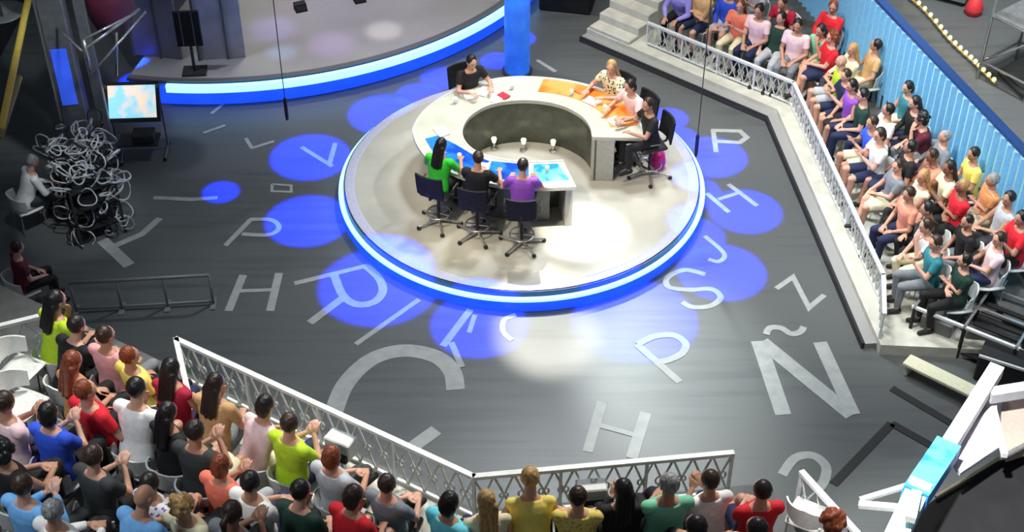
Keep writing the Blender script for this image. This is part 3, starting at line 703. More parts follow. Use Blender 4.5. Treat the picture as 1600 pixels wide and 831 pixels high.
# per pose: lean, head yaw, head pitch, wrists (L,R), finger dirs, ankles, seat
POSES = {
 'lap':   dict(lean=4, yaw=8, pit=-8, wr=[(-.10, .28, .62), (.10, .30, .61)], fd=[(.5, .8, -.3), (-.5, .8, -.3)], an=[(-.11, .45, .09), (.11, .45, .09)]),
 'fold':  dict(lean=0, yaw=-14, pit=0, wr=[(.08, .21, .80), (-.08, .25, .77)], fd=[(1, .1, .1), (-1, .1, .1)], an=[(-.13, .40, .09), (.13, .46, .09)]),
 'clap':  dict(lean=3, yaw=16, pit=-4, wr=[(-.05, .30, .86), (.05, .31, .88)], fd=[(.25, .6, .7), (-.25, .6, .7)], an=[(-.12, .45, .09), (.12, .43, .09)]),
 'knees': dict(lean=24, yaw=0, pit=-6, wr=[(-.10, .46, .63), (.12, .47, .63)], fd=[(.1, .9, -.4), (-.1, .9, -.4)], an=[(-.14, .40, .09), (.14, .42, .09)]),
 'chin':  dict(lean=14, yaw=-8, pit=-4, wr=[(-.02, .29, .99), (.12, .36, .64)], fd=[(.2, -.3, .9), (-.5, .8, -.2)], an=[(-.11, .45, .09), (.10, .38, .09)]),
 'cross': dict(lean=-4, yaw=20, pit=-2, wr=[(-.02, .30, .72), (.10, .33, .70)], fd=[(.7, .6, -.2), (-.7, .6, -.2)], an=[(-.08, .45, .09), (-.16, .58, .24)]),
 'back':  dict(lean=-9, yaw=-20, pit=2, wr=[(-.26, .22, .60), (.24, .20, .60)], fd=[(.2, .9, -.3), (-.2, .9, -.3)], an=[(-.12, .56, .09), (.14, .52, .09)]),
 'desk':  dict(lean=14, yaw=0, pit=-8, wr=[(-.20, .44, .80), (.18, .45, .80)], fd=[(.35, .95, -.03), (-.35, .95, -.03)], an=[(-.12, .42, .09), (.12, .38, .09)]),
 'desk2': dict(lean=8, yaw=24, pit=-4, wr=[(-.10, .42, .80), (.26, .40, .80)], fd=[(.8, .55, -.03), (-.1, .95, -.03)], an=[(-.10, .42, .09), (.13, .46, .09)]),
}
def joints(pn):
    p = POSES[pn]; J = {}; ln = R(p['lean']); piv = Vector((0, 0, .54)); M = Matrix.Rotation(-ln, 3, 'X')
    T = lambda v: piv + M @ (Vector(v) - piv)
    J['T'] = T; J['M'] = M
    J['pel'] = Vector((0, 0, .54)); J['neck'] = T((0, -.01, 1.07)); J['head'] = T((0, .015, 1.075)) + Vector((0, .015 + .05 * math.sin(ln), .145))
    J['HM'] = Matrix.Rotation(R(p['yaw']), 3, 'Z') @ Matrix.Rotation(R(p['pit']) - ln * .25, 3, 'X')
    for i, s in enumerate((-1, 1)):
        sh = T((s * SH, -.01, .985)); wr = Vector(p['wr'][i]); el, wr = solve(sh, wr, .285, .255, (s * .7, -.45, -.7))
        J['sh%d' % i], J['el%d' % i], J['wr%d' % i] = sh, el, wr; J['fd%d' % i] = Vector(p['fd'][i]).normalized()
        hp = Vector((s * .095, .02, .53)); an = Vector(p['an'][i]); kn, an = solve(hp, an, .43, .43, (s * .12, .7, 1))
        J['hp%d' % i], J['kn%d' % i], J['an%d' % i] = hp, kn, an
    return J
def torso(mb, J, g, z0=.47, z1=1.02, fem=False, flare=0):
    secs = [(.44, .165, .125), (.52, .178, .135), (.60, .168, .125), (.70, .142 if fem else .155, .108), (.80, .155 if fem else .168, .115 + (.012 if fem else 0)), (.90, .172 if fem else .185, .118), (.97, .175 if fem else .19, .10), (1.02, .12, .075), (1.05, .07, .062)]
    rings = []
    for z, a, b in secs:
        if z < z0 - 1e-6 or z > z1 + 1e-6: continue
        ring = []
        for k in range(20):
            an = 2 * math.pi * k / 20; v = Vector(((a + g) * math.cos(an), (b + g) * math.sin(an) * (1.0 if math.sin(an) > 0 else .9), z)); ring.append(J['T'](v))
        rings.append(ring)
    mb.loft(rings)
def hand(mb, wr, fd, s, pn):
    up = Vector((0, 0, 1)); side = fd.cross(up).normalized() if abs(fd.z) < .95 else Vector((1, 0, 0)); nrm = side.cross(fd).normalized()
    M = Matrix((side, fd, nrm)).transposed()
    mb.ell(wr + fd * .045, (.040, .052, .017), M, 12, 8)
    for k, (o, L) in enumerate(((-.031, .062), (-.0105, .074), (.0105, .078), (.031, .068))):
        if s > 0: o = -o
        b = wr + fd * .08 + side * o; m = b + fd * L * .5 - nrm * .006 + side * o * .15; e = m + fd * L * .38 - nrm * .022
        mb.capsule(b, m, .0095, .009, 8); mb.capsule(m, e, .009, .0075, 8)
    ts = side * (1 if s < 0 else -1)
    b = wr + fd * .02 + ts * .03; m = b + ts * .030 + fd * .03 - nrm * .006; e = m + fd * .03 + ts * .006 - nrm * .008
    mb.capsule(b, m, .013, .011, 8); mb.capsule(m, e, .011, .009, 8)
def head(mb, c, M):
    nu, nv = 28, 20; rings = []
    for i in range(nv + 1):
        th = math.pi * (i + .02) / (nv + .04); ring = []
        for k in range(nu):
            ph = 2 * math.pi * k / nu; x = .076 * math.sin(th) * math.cos(ph); y = .096 * math.sin(th) * math.sin(ph); z = .118 * math.cos(th)
            if z < 0:
                t = -z / .118; x *= 1 - .30 * t; y = y * (1 - .12 * t) + .018 * t
            if y > .03:
                f = (y - .03) / .066
                ex = math.exp(-((abs(x) - .031) / .014) ** 2 - ((z - .008) / .012) ** 2); y -= .010 * ex * f
                y += .006 * math.exp(-((z - .030) / .012) ** 2) * f
                y += .006 * math.exp(-((z + .062) / .012) ** 2 - (x / .022) ** 2)
            ring.append(c + M @ Vector((x, y, z)))
        rings.append(ring)
    mb.loft(rings[::-1])
    mb.loft([[c + M @ Vector((math.cos(q) * w_, y0 + (0 if math.sin(q) < .5 else .0), z0 + math.sin(q) * .4 * w_)) for q in [2 * math.pi * j / 8 for j in range(8)]] for w_, y0, z0 in ((.008, .088, .012), (.010, .100, -.008), (.015, .112, -.026), (.010, .106, -.036))])
    for s in (-1, 1): mb.ell(c + M @ Vector((s * .079, -.004, -.002)), (.010, .020, .032), M, 10, 8)
def remesh(mb, vox, name, sm=2):
    o = bpy.data.objects.new('tmp', mb.mesh('tmp')); COL.objects.link(o)
    r = o.modifiers.new('r', 'REMESH'); r.mode = 'VOXEL'; r.voxel_size = vox
    if sm: s = o.modifiers.new('s', 'SMOOTH'); s.factor = .5; s.iterations = sm
    dg = bpy.context.evaluated_depsgraph_get(); dg.update()
    me = bpy.data.meshes.new_from_object(o.evaluated_get(dg)); me.name = name
    COL.objects.unlink(o); bpy.data.objects.remove(o)
    me.polygons.foreach_set('use_smooth', [True] * len(me.polygons)); return me
CACHE = {}
def body_mesh(pn):
    k = ('b', pn)
    if k in CACHE: return CACHE[k]
    J = joints(pn); mb = MB(); torso(mb, J, 0, .44, 1.05)
    mb.capsule(J['T']((0, -.01, 1.0)), J['head'] - Vector((0, .02, .06)), .062, .055)
    head(mb, J['head'], J['HM'])
    for i, s in enumerate((-1, 1)):
        mb.capsule(J['sh%d' % i] - Vector((s * .02, 0, 0)), J['el%d' % i], .052, .040); mb.capsule(J['el%d' % i], J['wr%d' % i], .039, .026)
        hand(mb, J['wr%d' % i], J['fd%d' % i], s, pn)
        mb.capsule(J['hp%d' % i], J['kn%d' % i], .088, .057); 
        c = J['kn%d' % i].lerp(J['an%d' % i], .3) - Vector((0, .01, 0)); mb.capsule(J['kn%d' % i], c, .056, .054); mb.capsule(c, J['an%d' % i], .054, .036)
        mb.capsule(J['an%d' % i] + Vector((0, -.03, -.045)), J['an%d' % i] + Vector((s * .02, .15, -.062)), .035, .026)
    me = remesh(mb, .0075, 'person', 2)
    me.materials.clear()
    for _ in range(3): me.materials.append(M_skin[0])
    me.materials[1] = mat('eye_dark', (.03, .02, .02), .2); me.materials[2] = mat('lips', (.45, .12, .10), .5)
    hc, HI = J['head'], J['HM'].transposed()
    for p in me.polygons:
        q = HI @ (p.center - hc)
        if q.y > .06:
            if (abs(q.x) - .031) ** 2 / .00022 + (q.z - .008) ** 2 / .00006 < 1: p.material_index = 1
            elif q.x ** 2 / .0006 + (q.z + .062) ** 2 / .00007 < 1: p.material_index = 2
    CACHE[k] = me; return me
def shirt_mesh(pn, kind):
    k = ('s', pn, kind)
    if k in CACHE: return CACHE[k]
    J = joints(pn); mb = MB(); torso(mb, J, .016, .44 if kind != 'vest' else .52, 1.02)
    for i, s in enumerate((-1, 1)):
        sh, el, wr = J['sh%d' % i], J['el%d' % i], J['wr%d' % i]
        if kind == 'vest': mb.capsule(sh - Vector((s * .06, 0, 0)), sh, .058, .056, 12); continue
        mb.capsule(sh - Vector((s * .04, 0, 0)), sh, .066, .070, 14)
        if kind == 'short': mb.capsule(sh, sh.lerp(el, .62), .070, .060, 14, True)
        else:
            mb.capsule(sh, el, .070, .054, 14); mb.capsule(el, el.lerp(wr, .93), .054, .036, 14, True)
    me = remesh(mb, .011, 'shirt', 3); CACHE[k] = me; return me
def leg_mesh(pn, kind):
    k = ('l', pn, kind)
    if k in CACHE: return CACHE[k]
    J = joints(pn); mb = MB(); torso(mb, J, .012, .44, .60)
    for i, s in enumerate((-1, 1)):
        hp, kn, an = J['hp%d' % i], J['kn%d' % i], J['an%d' % i]
        if kind == 'long': mb.capsule(hp, kn, .102, .070, 14); mb.capsule(kn, an + (kn - an) * .06, .068, .050, 14, True)
        else: mb.capsule(hp, hp.lerp(kn, .88), .104, .082, 14, True)
    if kind == 'skirt':
        a, b = [J['hp%d' % i].lerp(J['kn%d' % i], .85) for i in (0, 1)]
        mb.ell((a + b) / 2 - Vector((0, .12, 0)), (.15, .22, .085))
    me = remesh(mb, .012, 'trousers', 3); CACHE[k] = me; return me
def shoe_mesh(pn, i):
    k = ('sh', pn, i)
    if k in CACHE: return CACHE[k]
    J = joints(pn); s = (-1, 1)[i]; an = J['an%d' % i]; mb = MB()
    mb.capsule(an + Vector((0, -.035, -.043)), an + Vector((s * .02, .15, -.055)), .044, .035); mb.capsule(an + Vector((0, -.01, -.01)), an + Vector((0, -.01, -.04)), .043, .045)
    me = remesh(mb, .010, 'shoe', 1)
    CACHE[k] = me; return me
def hair_mesh(pn, kind):
    k = ('h', pn, kind)
    if k in CACHE: return CACHE[k]
    J = joints(pn); c, M = J['head'], J['HM']; mb = MB()
    E = lambda o, d: mb.ell(c + M @ Vector(o), d, M, 20, 14)
    E((0, -.018, .030), (.088, .094, .106) if kind != 'cropped' else (.081, .093, .098))
    if kind in ('long', 'bob', 'curly'):
        E((0, -.05, -.02), (.092, .065, .11))
    if kind == 'curly':
        r_ = random.Random(5)
        for _ in range(26):
            a = r_.uniform(0, 6.28); b = r_.uniform(-.3, 1.3); d = Vector((math.cos(a) * math.cos(b) * .1, -.03 + math.sin(a) * math.cos(b) * .09, .02 + .105 * math.sin(b)))
            if d.y > .05 and d.z < .07: continue
            E(d, (.03, .03, .03))
    if kind == 'long':
        b0 = c + M @ Vector((0, -.075, -.02)); b1 = J['T']((0, -.125, .90))
        for x in (-.055, -.02, .02, .055): mb.capsule(b0 + Vector((x, 0, 0)), b1 + Vector((x * 1.25, 0, -.02 if abs(x) < .03 else .02)), .040, .024)
    if kind == 'bun': E((0, -.10, .065), (.045, .04, .042))
    if kind == 'ponytail':
        b0 = c + M @ Vector((0, -.105, .04)); mb.capsule(b0, b0 + Vector((0, -.05, -.03)), .028, .032); mb.capsule(b0 + Vector((0, -.05, -.03)), b0 + Vector((0, -.055, -.2)), .033, .014)
    me = remesh(mb, .010, 'hair', 1)
    for v in me.vertices:
        q = M.transposed() @ (v.co - c); d = noise.noise(Vector((q.x * 60, q.y * 60, q.z * 18))) * .006
        v.co += (v.co - c).normalized() * d
    CACHE[k] = me; return me
SK = {'fair': (.62, .34, .24), 'tan': (.50, .26, .17), 'brown': (.28, .13, .08)}
M_skin = [mat('skin_' + k, v, .5, scale=30, noise_amt=.06) for k, v in SK.items()]
HAIRC = {'black': (.008, .007, .007), 'brown': (.035, .018, .010), 'reddish': (.20, .045, .015), 'blond': (.45, .27, .10), 'grey': (.28, .28, .28), 'dark': (.015, .010, .008)}
M_hair = {k: mat('hair_' + k, v, .45, noise_amt=.5, scale=60, stretch=(1, 1, .2)) for k, v in HAIRC.items()}
COLS = {'white': 'f0efec', 'cream': 'e4dcb8', 'black': '151517', 'charcoal': '34383a', 'grey': '7c8288', 'pale grey': 'b6bac0', 'red': 'd81c2c', 'crimson': 'b0183c', 'maroon': '5e1a2c', 'pink': 'eaa4a8', 'pale pink': 'f0cfd2',
        'coral': 'ea7a62', 'salmon': 'e99a7e', 'orange': 'df7c38', 'tan': 'c8a070', 'yellow': 'ecd96a', 'lime': 'b8da2a', 'green': '28a83c', 'mint': '7ecfa8', 'dark green': '14382c', 'teal': '2c7c88', 'cyan': '6fdcec', 'light blue': '76b4ee',
        'blue': '2c54d4', 'navy': '1a2448', 'lavender': '9c94dc', 'purple': '8c4cb8', 'dark purple': '48204e', 'bright green': '30c030'}
def cloth(c):
    if '+' in c:
        a, b, kd = c.split('+'); return mat('cloth_' + c, COLS[a], .8, col2=COLS[b], kind='spots' if kd == 'floral' else 'wave', scale=22 if kd == 'floral' else 9)
    return mat('cloth_' + c, COLS[c], .8, noise_amt=.10, scale=14)
def cname(c):
    if '+' in c: a, b, kd = c.split('+'); return '%s and %s %s' % (a, b, 'patterned' if kd == 'floral' else 'striped')
    return c
def setm(o, ms):
    for i, m in enumerate(ms): o.material_slots[i].link = 'OBJECT'; o.material_slots[i].material = m
def child(name, me, par, m):
    if not me.materials: me.materials.append(m)
    o = bpy.data.objects.new(name, me); COL.objects.link(o); o.parent = par; setm(o, [m]); return o
def person(loc, rz, pose, top, sleeve, hair, hc, trouser, leg='long', skin=0, scale=1.0):
    o = bpy.data.objects.new('person', body_mesh(pose)); COL.objects.link(o)
    o.location = loc; o.rotation_euler = (0, 0, rz); o.scale = (scale,) * 3
    sk = M_skin[skin]; setm(o, [sk, MATS['eye_dark'], MATS['lips']])
    child('shirt', shirt_mesh(pose, sleeve), o, cloth(top))
    child('skirt' if leg == 'skirt' else ('shorts' if leg == 'shorts' else 'trousers'), leg_mesh(pose, leg), o, cloth(trouser))
    if hair != 'bald': child('hair', hair_mesh(pose, hair), o, M_hair[hc])
    for i in (0, 1): child('shoe', shoe_mesh(pose, i), o, M_black if trouser != 'white' else M_white)
    return o
SL = {'short': 'short-sleeved top', 'long': 'long-sleeved top', 'vest': 'sleeveless top'}
HN = {'long': 'long %s hair', 'short': 'short %s hair', 'cropped': 'cropped %s hair', 'bob': '%s bobbed hair', 'curly': 'curly %s hair', 'bun': '%s hair in a bun', 'ponytail': '%s ponytail', 'bald': 'bald head'}
def hname(h, c): return HN[h] % c if '%' in HN[h] else HN[h]

# audience chair: white moulded seat with curved back
def aud_chair():
    t = thing('audience_chair', '', 'chair')
    mb = MB(); rings = []
    for i in range(7):
        y = -.21 + .07 * i; wdt = .21 + .02 * math.sin(i / 6 * math.pi); zz = .43 - .012 * math.sin(i / 6 * math.pi)
        rings.append([Vector((-wdt, y, zz + .012)), Vector((-wdt * .5, y, zz)), Vector((wdt * .5, y, zz)), Vector((wdt, y, zz + .012)), Vector((wdt, y, zz - .012)), Vector((wdt * .5, y, zz - .024)), Vector((-wdt * .5, y, zz - .024)), Vector((-wdt, y, zz - .012))])
    mb.loft(rings).build('seat', M_white, t, True)
    mb = MB(); rings = []
    for i in range(13):
        a = R(205 + 130 * i / 12); x, y = .25 * math.cos(a), .06 + .30 * math.sin(a); n_ = Vector((math.cos(a), math.sin(a), 0))
        h = .80 - .10 * abs(i - 6) / 6 ; c = Vector((x, y, 0))
        rings.append([c + Vector((0, 0, .50)), c + n_ * .022 + Vector((0, 0, .50)), c + n_ * .05 + Vector((0, 0, h)), c + n_ * .028 + Vector((0, 0, h))])
    mb.loft(rings).build('backrest', M_white, t)
    for x in (-.18, .18):
        for y in (-.19, .18): MB().path([(x, y, .42), (x * 1.12, y * 1.15, .0)], .012, 6).build('leg', M_chrome, t)
        MB().path([(x, -.19, .42), (x, -.235, .56)], .012, 6).build('back_support', M_chrome, t)
    return t
CH0 = aud_chair(); CH_USED = [False]
def place_chair(loc, rz, label, group):
    if not CH_USED[0]: o = CH0; CH_USED[0] = True
    else:
        o = CH0.copy(); COL.objects.link(o)
        for c in CH0.children: d = c.copy(); COL.objects.link(d); d.parent = o
    o.location = loc; o.rotation_euler = (0, 0, rz); o['label'] = label; o['group'] = group; return o

def polyloc(line, d, u):
    """point at arc length u on line offset by d, and its tangent"""
    L = offset(line, d); acc = 0
    for i in range(len(L) - 1):
        s = (L[i + 1] - L[i]).length
        if u <= acc + s or i == len(L) - 2: t = (L[i + 1] - L[i]).normalized(); return L[i] + t * (u - acc), t
        acc += s
def polyparam(line, d, p):
    L = offset(line, d); best = None; acc = 0
    for i in range(len(L) - 1):
        s = (L[i + 1] - L[i]).length; t = (L[i + 1] - L[i]).normalized(); x = (p - L[i]).dot(t)
        x2 = x if (i == len(L) - 2 and x > s) or (i == 0 and x < 0) else max(0, min(s, x)); q = L[i] + t * x2; e = (p - q).length
        if best is None or e < best[0]:
            n_ = Vector((-t.y, t.x)); best = (e, acc + x2, (p - q).dot(n_))
        acc += s
    return best[1], best[2], best[0]
PAL = ['white', 'white', 'pale grey', 'black', 'charcoal', 'red', 'pink', 'salmon', 'cream', 'teal', 'dark green', 'navy', 'tan', 'light blue', 'pale pink', 'maroon', 'grey', 'black+white+floral', 'coral', 'mint', 'purple', 'orange+cream+floral']
TR = ['navy', 'charcoal', 'black', 'grey', 'navy', 'black', 'cream', 'pale grey']
def stand(line, sgn, rows, zs, anchors, name, group, far_word, wall=None, fill_ok=None, seed=1, sp=.56, scale=1.0, limit=None):
    rn = random.Random(seed); seats = []
    for (px, py, top, *rest) in anchors:
        best = None
        for k in range(len(rows)):
            p = at(px, py, zs[k] + 1.20 * scale).xy; u, off, e = polyparam(line, sgn * rows[k], p); e2 = abs(e)
            if best is None or e2 < best[0]: best = (e2, k, u, off)
        e2, k, u, off = best; off = max(-.14, min(.14, off)); seats.append([k, u, off, (top, rest), (px, py)])
    # resolve neighbours closer than spacing
    for _ in range(60):
        for k in range(len(rows)):
            r_ = sorted([s for s in seats if s[0] == k], key=lambda s: s[1])
            for a, b in zip(r_, r_[1:]):
                if b[1] - a[1] < .47: m = (.47 - (b[1] - a[1])) / 2 + .002; a[1] -= m; b[1] += m
    n_anchor = len(seats)
    for k in range(len(rows)):
        u = -1.0; L = offset(line, sgn * rows[k]); tot = sum((b - a).length for a, b in zip(L, L[1:]))
        while u < tot + 2.2:
            if all(abs(u - s[1]) >= sp * .93 for s in seats if s[0] == k):
                p, t = polyloc(line, sgn * rows[k], u); q = proj((p.x, p.y, zs[k] + 1.0))
                if -12 < q[0] < 1612 and -12 < q[1] < 862 and (fill_ok is None or fill_ok(k, u, p, q)):
                    seats.append([k, u, 0, None, q])
                    u += sp
                    continue
            u += .04
    out = []
    for k, u, off, look, px in seats:
        p, t = polyloc(line, sgn * rows[k], u); n_ = Vector((-t.y, t.x)); p = p + n_ * off
        if wall and not wall(p): continue
        ang = math.atan2(-sgn * n_.y, -sgn * n_.x) - math.pi / 2       # body faces +Y
        out.append((k, u, p, ang, look, px))
    if limit: out = [s for s in out if s[1] <= sum((b - a).length for a, b in zip(offset(line, sgn * rows[s[0]]), offset(line, sgn * rows[s[0]])[1:])) - limit[s[0]]]
    out.sort(key=lambda s: (s[0], s[1]))
    cnt = {}; num = ['first', 'second', 'third', 'fourth', 'fifth', 'sixth', 'seventh', 'eighth', 'ninth', 'tenth', 'eleventh', 'twelfth', 'thirteenth', 'fourteenth', 'fifteenth', 'sixteenth', 'seventeenth', 'eighteenth', 'nineteenth', 'twentieth', 'twenty-first', 'twenty-second', 'twenty-third', 'twenty-fourth', 'twenty-fifth', 'twenty-sixth', 'twenty-seventh', 'twenty-eighth', 'twenty-ninth', 'thirtieth']
    for k, u, p, ang, look, px in out:
        cnt[k] = cnt.get(k, 0) + 1; pose = rn.choice(['lap', 'fold', 'clap', 'knees', 'chin', 'cross', 'back', 'lap', 'clap'])
        if look:
            top, rest = look; hair, hc, sl = (list(rest) + [None] * 3)[:3]
        else: top, hair, hc, sl = rn.choice(PAL), None, None, None
        if hair and rest[3:]: pose = rest[3]
        hair = hair or rn.choice(['short', 'long', 'bob', 'cropped', 'bun', 'ponytail', 'curly', 'short', 'long']); hc = hc or rn.choice(['black', 'dark', 'brown', 'dark', 'brown', 'grey', 'blond'])
        sl = sl or rn.choice(['short', 'short', 'short', 'vest', 'long']); tr = rn.choice(TR); lg = rn.choice(['long', 'long', 'long', 'shorts', 'skirt'])
        if top == 'cream_trousers': top = 'cream'; tr = 'cream'
        jit = rn.uniform(-.16, .16)
        o = person((p.x, p.y, zs[k] + .003), ang + jit, pose, top, sl, hair, hc, tr, lg, rn.choice([0, 0, 1, 1, 2]) if not look else rn.choice([0, 1]), scale * rn.uniform(.96, 1.03))
        where = '%s row %s, %s from %s' % (name, ['one', 'two', 'three', 'four', 'five', 'six'][k], num[min(cnt[k] - 1, 29)], far_word)
        if cnt[k] > 29: print('TOO MANY', name, k)
        tag(o, 'person in %s %s, %s, %s' % (cname(top), SL[sl], hname(hair, hc), where), 'person', group)
        if len(o['label'].split()) > 16: tag(o, 'person in %s top, %s, %s' % (cname(top), hname(hair, hc), where), 'person', group)
        if len(o['label'].split()) > 16: tag(o, 'person in %s top, %s, %s' % (cname(top).replace(' and ', '-').replace(' patterned', ''), hc + ' hair' if hair != 'bald' else 'bald', where), 'person', group)
        place_chair((p.x, p.y, zs[k]), ang, 'white chair under person in %s, %s' % (cname(top).replace(' and ', '-').replace(' patterned', ''), where), 'white chairs of the ' + name)
    return out

ANCH_R = [
 (1036, 2, 'maroon', 'short', 'dark'), (1066, 6, 'pink', 'bob', 'black'), (1100, 10, 'lavender', 'bob', 'black'), (1128, 12, 'tan', 'long', 'brown'), (1168, 22, 'coral', 'long', 'reddish', 'short'),
 (1196, -4, 'blue', 'short', 'black'), (1226, 2, 'crimson', 'short', 'brown'), (1204, 34, 'pale pink', 'bun', 'dark'), (1198, 50, 'dark green', 'short', 'black'), (1243, 46, 'pale pink', 'short', 'black', 'short'),
 (1276, 24, 'mint', 'long', 'dark'), (1270, 64, 'red', 'curly', 'reddish'), (1262, 104, 'lime', 'bald', 'grey', 'short'), (1336, 20, 'crimson', 'short', 'black'), (1305, 14, 'red', 'bob', 'reddish'),
 (1325, 56, 'cream', 'long', 'blond'), (1361, 72, 'tan', 'short', 'dark'), (1298, 124, 'navy', 'short', 'brown'), (1325, 152, 'purple', 'bob', 'black'), (1390, 95, 'charcoal', 'short', 'brown'),
 (1412, 106, 'coral', 'short', 'black', 'short'), (1436, 132, 'teal', 'bob', 'black'), (1334, 188, 'blue', 'short', 'brown', 'short'), (1358, 160, 'dark green', 'short', 'black'), (1385, 168, 'white', 'short', 'dark'),
 (1440, 172, 'black', 'long', 'dark', 'long'), (1455, 182, 'maroon', 'curly', 'black'), (1482, 210, 'grey', 'cropped', 'grey'), (1514, 240, 'yellow', 'short', 'dark', 'short'), (1537, 282, 'orange+tan+stripe', 'short', 'grey'),
 (1378, 258, 'white', 'bob', 'brown'), (1405, 280, 'grey', 'short', 'brown'), (1427, 318, 'salmon', 'short', 'brown', 'short'), (1463, 352, 'white', 'ponytail', 'brown'), (1430, 262, 'black', 'short', 'black'),
 (1562, 320, 'pale grey', 'short', 'dark'), (1598, 338, 'red', 'short', 'black'), (1458, 290, 'cream', 'long', 'blond'), (1480, 318, 'charcoal', 'short', 'black'), (1502, 345, 'black', 'cropped', 'dark'),
 (1412, 386, 'teal', 'short', 'brown'), (1418, 425, 'red', 'long', 'dark', 'short'), (1472, 400, 'light blue', 'short', 'black'), (1510, 385, 'dark green', 'short', 'black'), (1530, 408, 'orange+yellow+floral', 'bob', 'brown'),
 (1560, 372, 'pale pink', 'short', 'brown'), (1592, 420, 'yellow', 'short', 'brown'), (1560, 445, 'grey', 'short', 'grey'), (1482, 440, 'cream', 'short', 'dark'), (1596, 482, 'pale grey', 'short', 'dark'), (1440, 448, 'mint', 'bob', 'brown')]
def wall_r(p): return (p - wa).dot(wn) > .26 and p.y < 8 and (p - curb[0]).dot((curb[1] - curb[0]).normalized()) > 1.38
endR = at(1372, 560, 0).xy
def fill_r(k, u, p, q): return q[0] > 1020
stand(curb, 1, ROW_R, ZR, ANCH_R, 'right stand', 'audience in the right stand', 'far end', wall_r, fill_r, 3, .50, 1.06, [.12, .0, -.25, -.5, -.8])

ANCH_L = [
 (96, 498, 'lime', 'long', 'black', 'short'), (82, 540, 'black', 'short', 'dark'), (165, 478, 'pink', 'short', 'brown'), (126, 580, 'orange+tan+floral', 'long', 'reddish'),
 (150, 612, 'red', 'short', 'reddish'), (213, 546, 'yellow', 'short', 'reddish', 'short'), (262, 588, 'crimson', 'long', 'black', 'vest'), (190, 626, 'white', 'short', 'black', 'short'), (60, 645, 'blue', 'bob', 'black'),
 (10, 642, 'pale pink', 'short', 'brown'), (36, 708, 'black', 'curly', 'black'), (122, 735, 'charcoal', 'short', 'brown'), (205, 788, 'light blue', 'bald', 'grey', 'short'), (72, 806, 'white', 'short', 'grey'),
 (12, 758, 'light blue', 'short', 'brown'), (250, 650, 'black', 'long', 'black'), (236, 750, 'purple+white+floral', 'short', 'dark'), (322, 612, 'tan', 'long', 'dark'), 
 (383, 648, 'pale pink', 'bob', 'black', 'vest'), (447, 670, 'lime', 'short', 'brown', 'short'), (520, 712, 'pale grey', 'bob', 'reddish', 'short'), (376, 750, 'white', 'short', 'black', 'short'),
 (305, 735, 'coral', 'bob', 'reddish'), (457, 798, 'dark green', 'short', 'black'), (606, 752, 'grey', 'short', 'brown', 'short'), (695, 792, 'cyan', 'bob', 'black', 'short'),
 (766, 788, 'cream', 'long', 'blond'), (836, 780, 'yellow', 'short', 'blond'), (906, 778, 'tan+yellow+floral', 'short', 'brown'), (972, 772, 'black', 'long', 'black', 'long'), 
 (1040, 762, 'mint', 'short', 'grey'), (1108, 755, 'white', 'short', 'brown', 'short'), (1190, 762, 'red', 'short', 'dark', 'short'), (1085, 828, 'black', 'short', 'black'), (1180, 830, 'dark purple', 'short', 'dark'), (1302, 822, 'tan', 'curly', 'reddish'), (512, 780, 'red', 'bob', 'brown'), (330, 700, 'charcoal', 'short', 'dark')]
def fill_l(k, u, p, q): return (q[0] > 60 or q[1] > 620) and q[0] < 1215 and q[1] > 470 and not (q[1] < 520 and q[0] < 140) and not (225 < q[0] < 300 and q[1] < 575)
ANCH_L = [a for a in ANCH_L]
stand(line, -1, ROW_L, ZL, ANCH_L, 'near stand', 'audience in the near stand', 'left', None, fill_l, 5, .50, 1.14)
# empty chairs
for px, py, z, rz, lab in [(28, 560, ZL[1], -2.0, 'empty white chair at the far left of the near stand, nearer the railing'), (30, 615, ZL[2], -2.0, 'empty white chair at the far left of the near stand, farther from the railing'), (1268, 790, ZL0, -.5, 'empty white chair at the right end of the near stand')]:
    p = at(px, py, z + .6); place_chair((p.x, p.y, z), rz, lab, 'empty white chairs')

# ------------------------------------------------------------------ swivel chairs and people at the desk
def swivel():
    t = thing('swivel_chair', '', 'chair', (0, 0, 0), 0, 'black swivel chairs at the desk'); u = .19
    for k in range(5):
        a = 2 * math.pi * k / 5 + .3; e = Vector((math.cos(a) * .36, math.sin(a) * .36, .06))
        MB().path([(0, 0, .10), e], .026, 8, .016).build('base_leg', M_chrome, t)
        MB().ell(e - Vector((0, 0, .026)), (.036, .036, .033), nu=10, nv=8).build('caster', M_black, t, True)
    MB().path([(0, 0, .08), (0, 0, .42 + u)], .028, 12).build('gas_column', M_black, t)
    torus(.19, .22, .013, 32, 6).build('foot_ring', M_chrome, t, True)
    MB().box((0, 0, .22), (.38, .025, .015)).build('ring_spoke', M_chrome, t)
    MB().bevbox((0, .02, .45 + u), (.48, .46, .07), b=.03).build('seat', M_black, t)
    mb = MB(); rings = []
    for i in range(9):
        x = -.23 + .0575 * i; y = -.27 + .05 * (x / .23) ** 2
        rings.append([Vector((x, y + dy, z + u)) for dy, z in ((0, .52), (-.035, .52), (-.065, .72), (-.085, .92), (-.05, .92), (-.03, .72))])
    mb.loft(rings).build('backrest', mat('chair_mesh', (.022, .022, .024), .8, spec=.1, noise_amt=.3, scale=60), t)
    MB().path([(0, -.1, .42 + u), (0, -.27, .46 + u), (0, -.31, .62 + u)], .022).build('back_stem', M_black, t)
    for s in (-1, 1): MB().path([(s * .2, 0, .44 + u), (s * .28, 0, .48 + u), (s * .28, -.02, .60 + u), (s * .28, .14, .61 + u)], .014).build('armrest', M_dark, t)
    return t
SW = swivel(); first = True
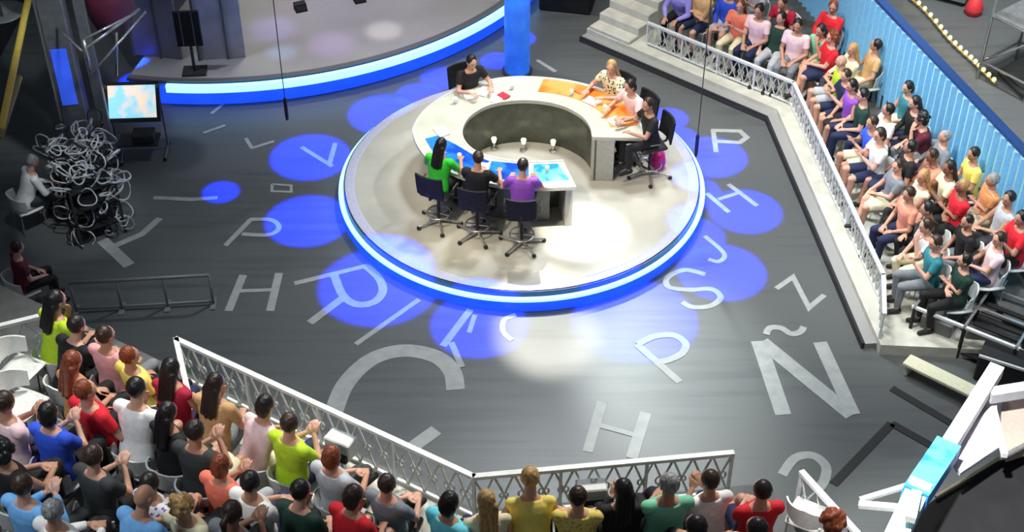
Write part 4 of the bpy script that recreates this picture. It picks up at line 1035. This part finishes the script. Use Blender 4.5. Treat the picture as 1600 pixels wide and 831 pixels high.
SEATED = [  # head px, facing target px, pose, look, label
 (737, 98, (800, 200), 'desk', 'black', 'short', 'short', 'black', 'charcoal', 0, 'person with short black hair in black short-sleeved top at the far side of the desk'),
 (955, 106, (850, 215), 'desk2', 'charcoal+cream+floral', 'short', 'long', 'blond', 'black', 0, 'blond person in dark patterned top at the orange part of the desk'),
 (984, 136, (860, 225), 'desk', 'pale pink', 'short', 'bob', 'dark', 'navy', 0, 'person in pale pink top between two others at the orange part of the desk'),
 (1012, 165, (870, 235), 'desk2', 'black', 'short', 'short', 'brown', 'black', 1, 'person in black top at the right end of the orange desk part'),
 (690, 228, (775, 175), 'desk', 'bright green', 'short', 'long', 'black', 'black', 1, 'person in bright green top with long black hair, back to the camera'),
 (747, 248, (805, 160), 'desk2', 'black', 'short', 'bun', 'brown', 'black', 0, 'person in black top seated between the ones in green and purple'),
 (817, 260, (830, 170), 'desk', 'purple', 'short', 'short', 'dark', 'charcoal', 0, 'person in purple top, back to the camera, right of the front guests')]
CL = ['host at the far side of the desk', 'blond person in the patterned top', 'person in pale pink at the orange desk part', 'person at the right end of the desk', 'person in bright green', 'person in black between green and purple', 'person in purple']
for px, py, tg, pose, top, sl, hair, hc, tr, sk, lab in SEATED:
    J = joints(pose); hz = J['head'].z * 1.06 + .352 + .19; p = at(px, py, hz).xy; q = at(tg[0], tg[1], 1.27).xy; d = (q - p).normalized()
    ang = math.atan2(d.y, d.x) - math.pi / 2; off = J['head'].y * 1.06; b = p - d * off
    tag(person((b.x, b.y, .352 + .205), ang, pose, top, sl, hair, hc, tr, 'long', sk, 1.06), lab, 'person', 'people seated at the desk')
    if first: c = SW; first = False
    else:
        c = SW.copy(); COL.objects.link(c)
        for ch_ in SW.children: dd = ch_.copy(); COL.objects.link(dd); dd.parent = c
    c.location = (b.x, b.y, .352); c.scale = (1.05,) * 3; c.rotation_euler = (0, 0, ang); c['label'] = 'black swivel chair of the ' + CL.pop(0)
# magenta handbag hung at the right guest
p = at(1030, 218, .95); t = thing('magenta_bag', 'magenta bag hanging beside the right end guest', 'bag', (p.x, p.y, .36), .4)
MB().lathe([(.02, 0), (.12, .01), (.15, .12), (.12, .3), (.04, .34), (.02, .34)], n=18).build('pouch', mat('magenta', (.75, .02, .25), .6), t, True)
MB().path([(-.06, 0, .32), (-.05, 0, .5), (.05, 0, .5), (.06, 0, .32)], .012).build('strap', M_black, t)

# crew at the left edge
p = at(28, 268, 1.15).xy
c = place_chair((p.x, p.y, 0), -.9, 'white chair under the seated crew member at the left edge', 'crew chairs')
tag(person((p.x, p.y, .003), -.9, 'knees', 'white', 'long', 'short', 'grey', 'charcoal', 'long', 0, 1.05), 'crew member in white long-sleeved shirt seated in the dark at the left edge', 'person')
p = at(22, 395, 1.15).xy
place_chair((p.x, p.y, 0), -1.0, 'white chair under the crew member in maroon at the left edge', 'crew chairs')
tag(person((p.x, p.y, .003), -1.0, 'lap', 'maroon', 'short', 'short', 'brown', 'black', 'long', 0, 1.0), 'person in maroon top seated in the dark at the left edge below the crew member', 'person')
p = at(52, 250, 1.15).xy
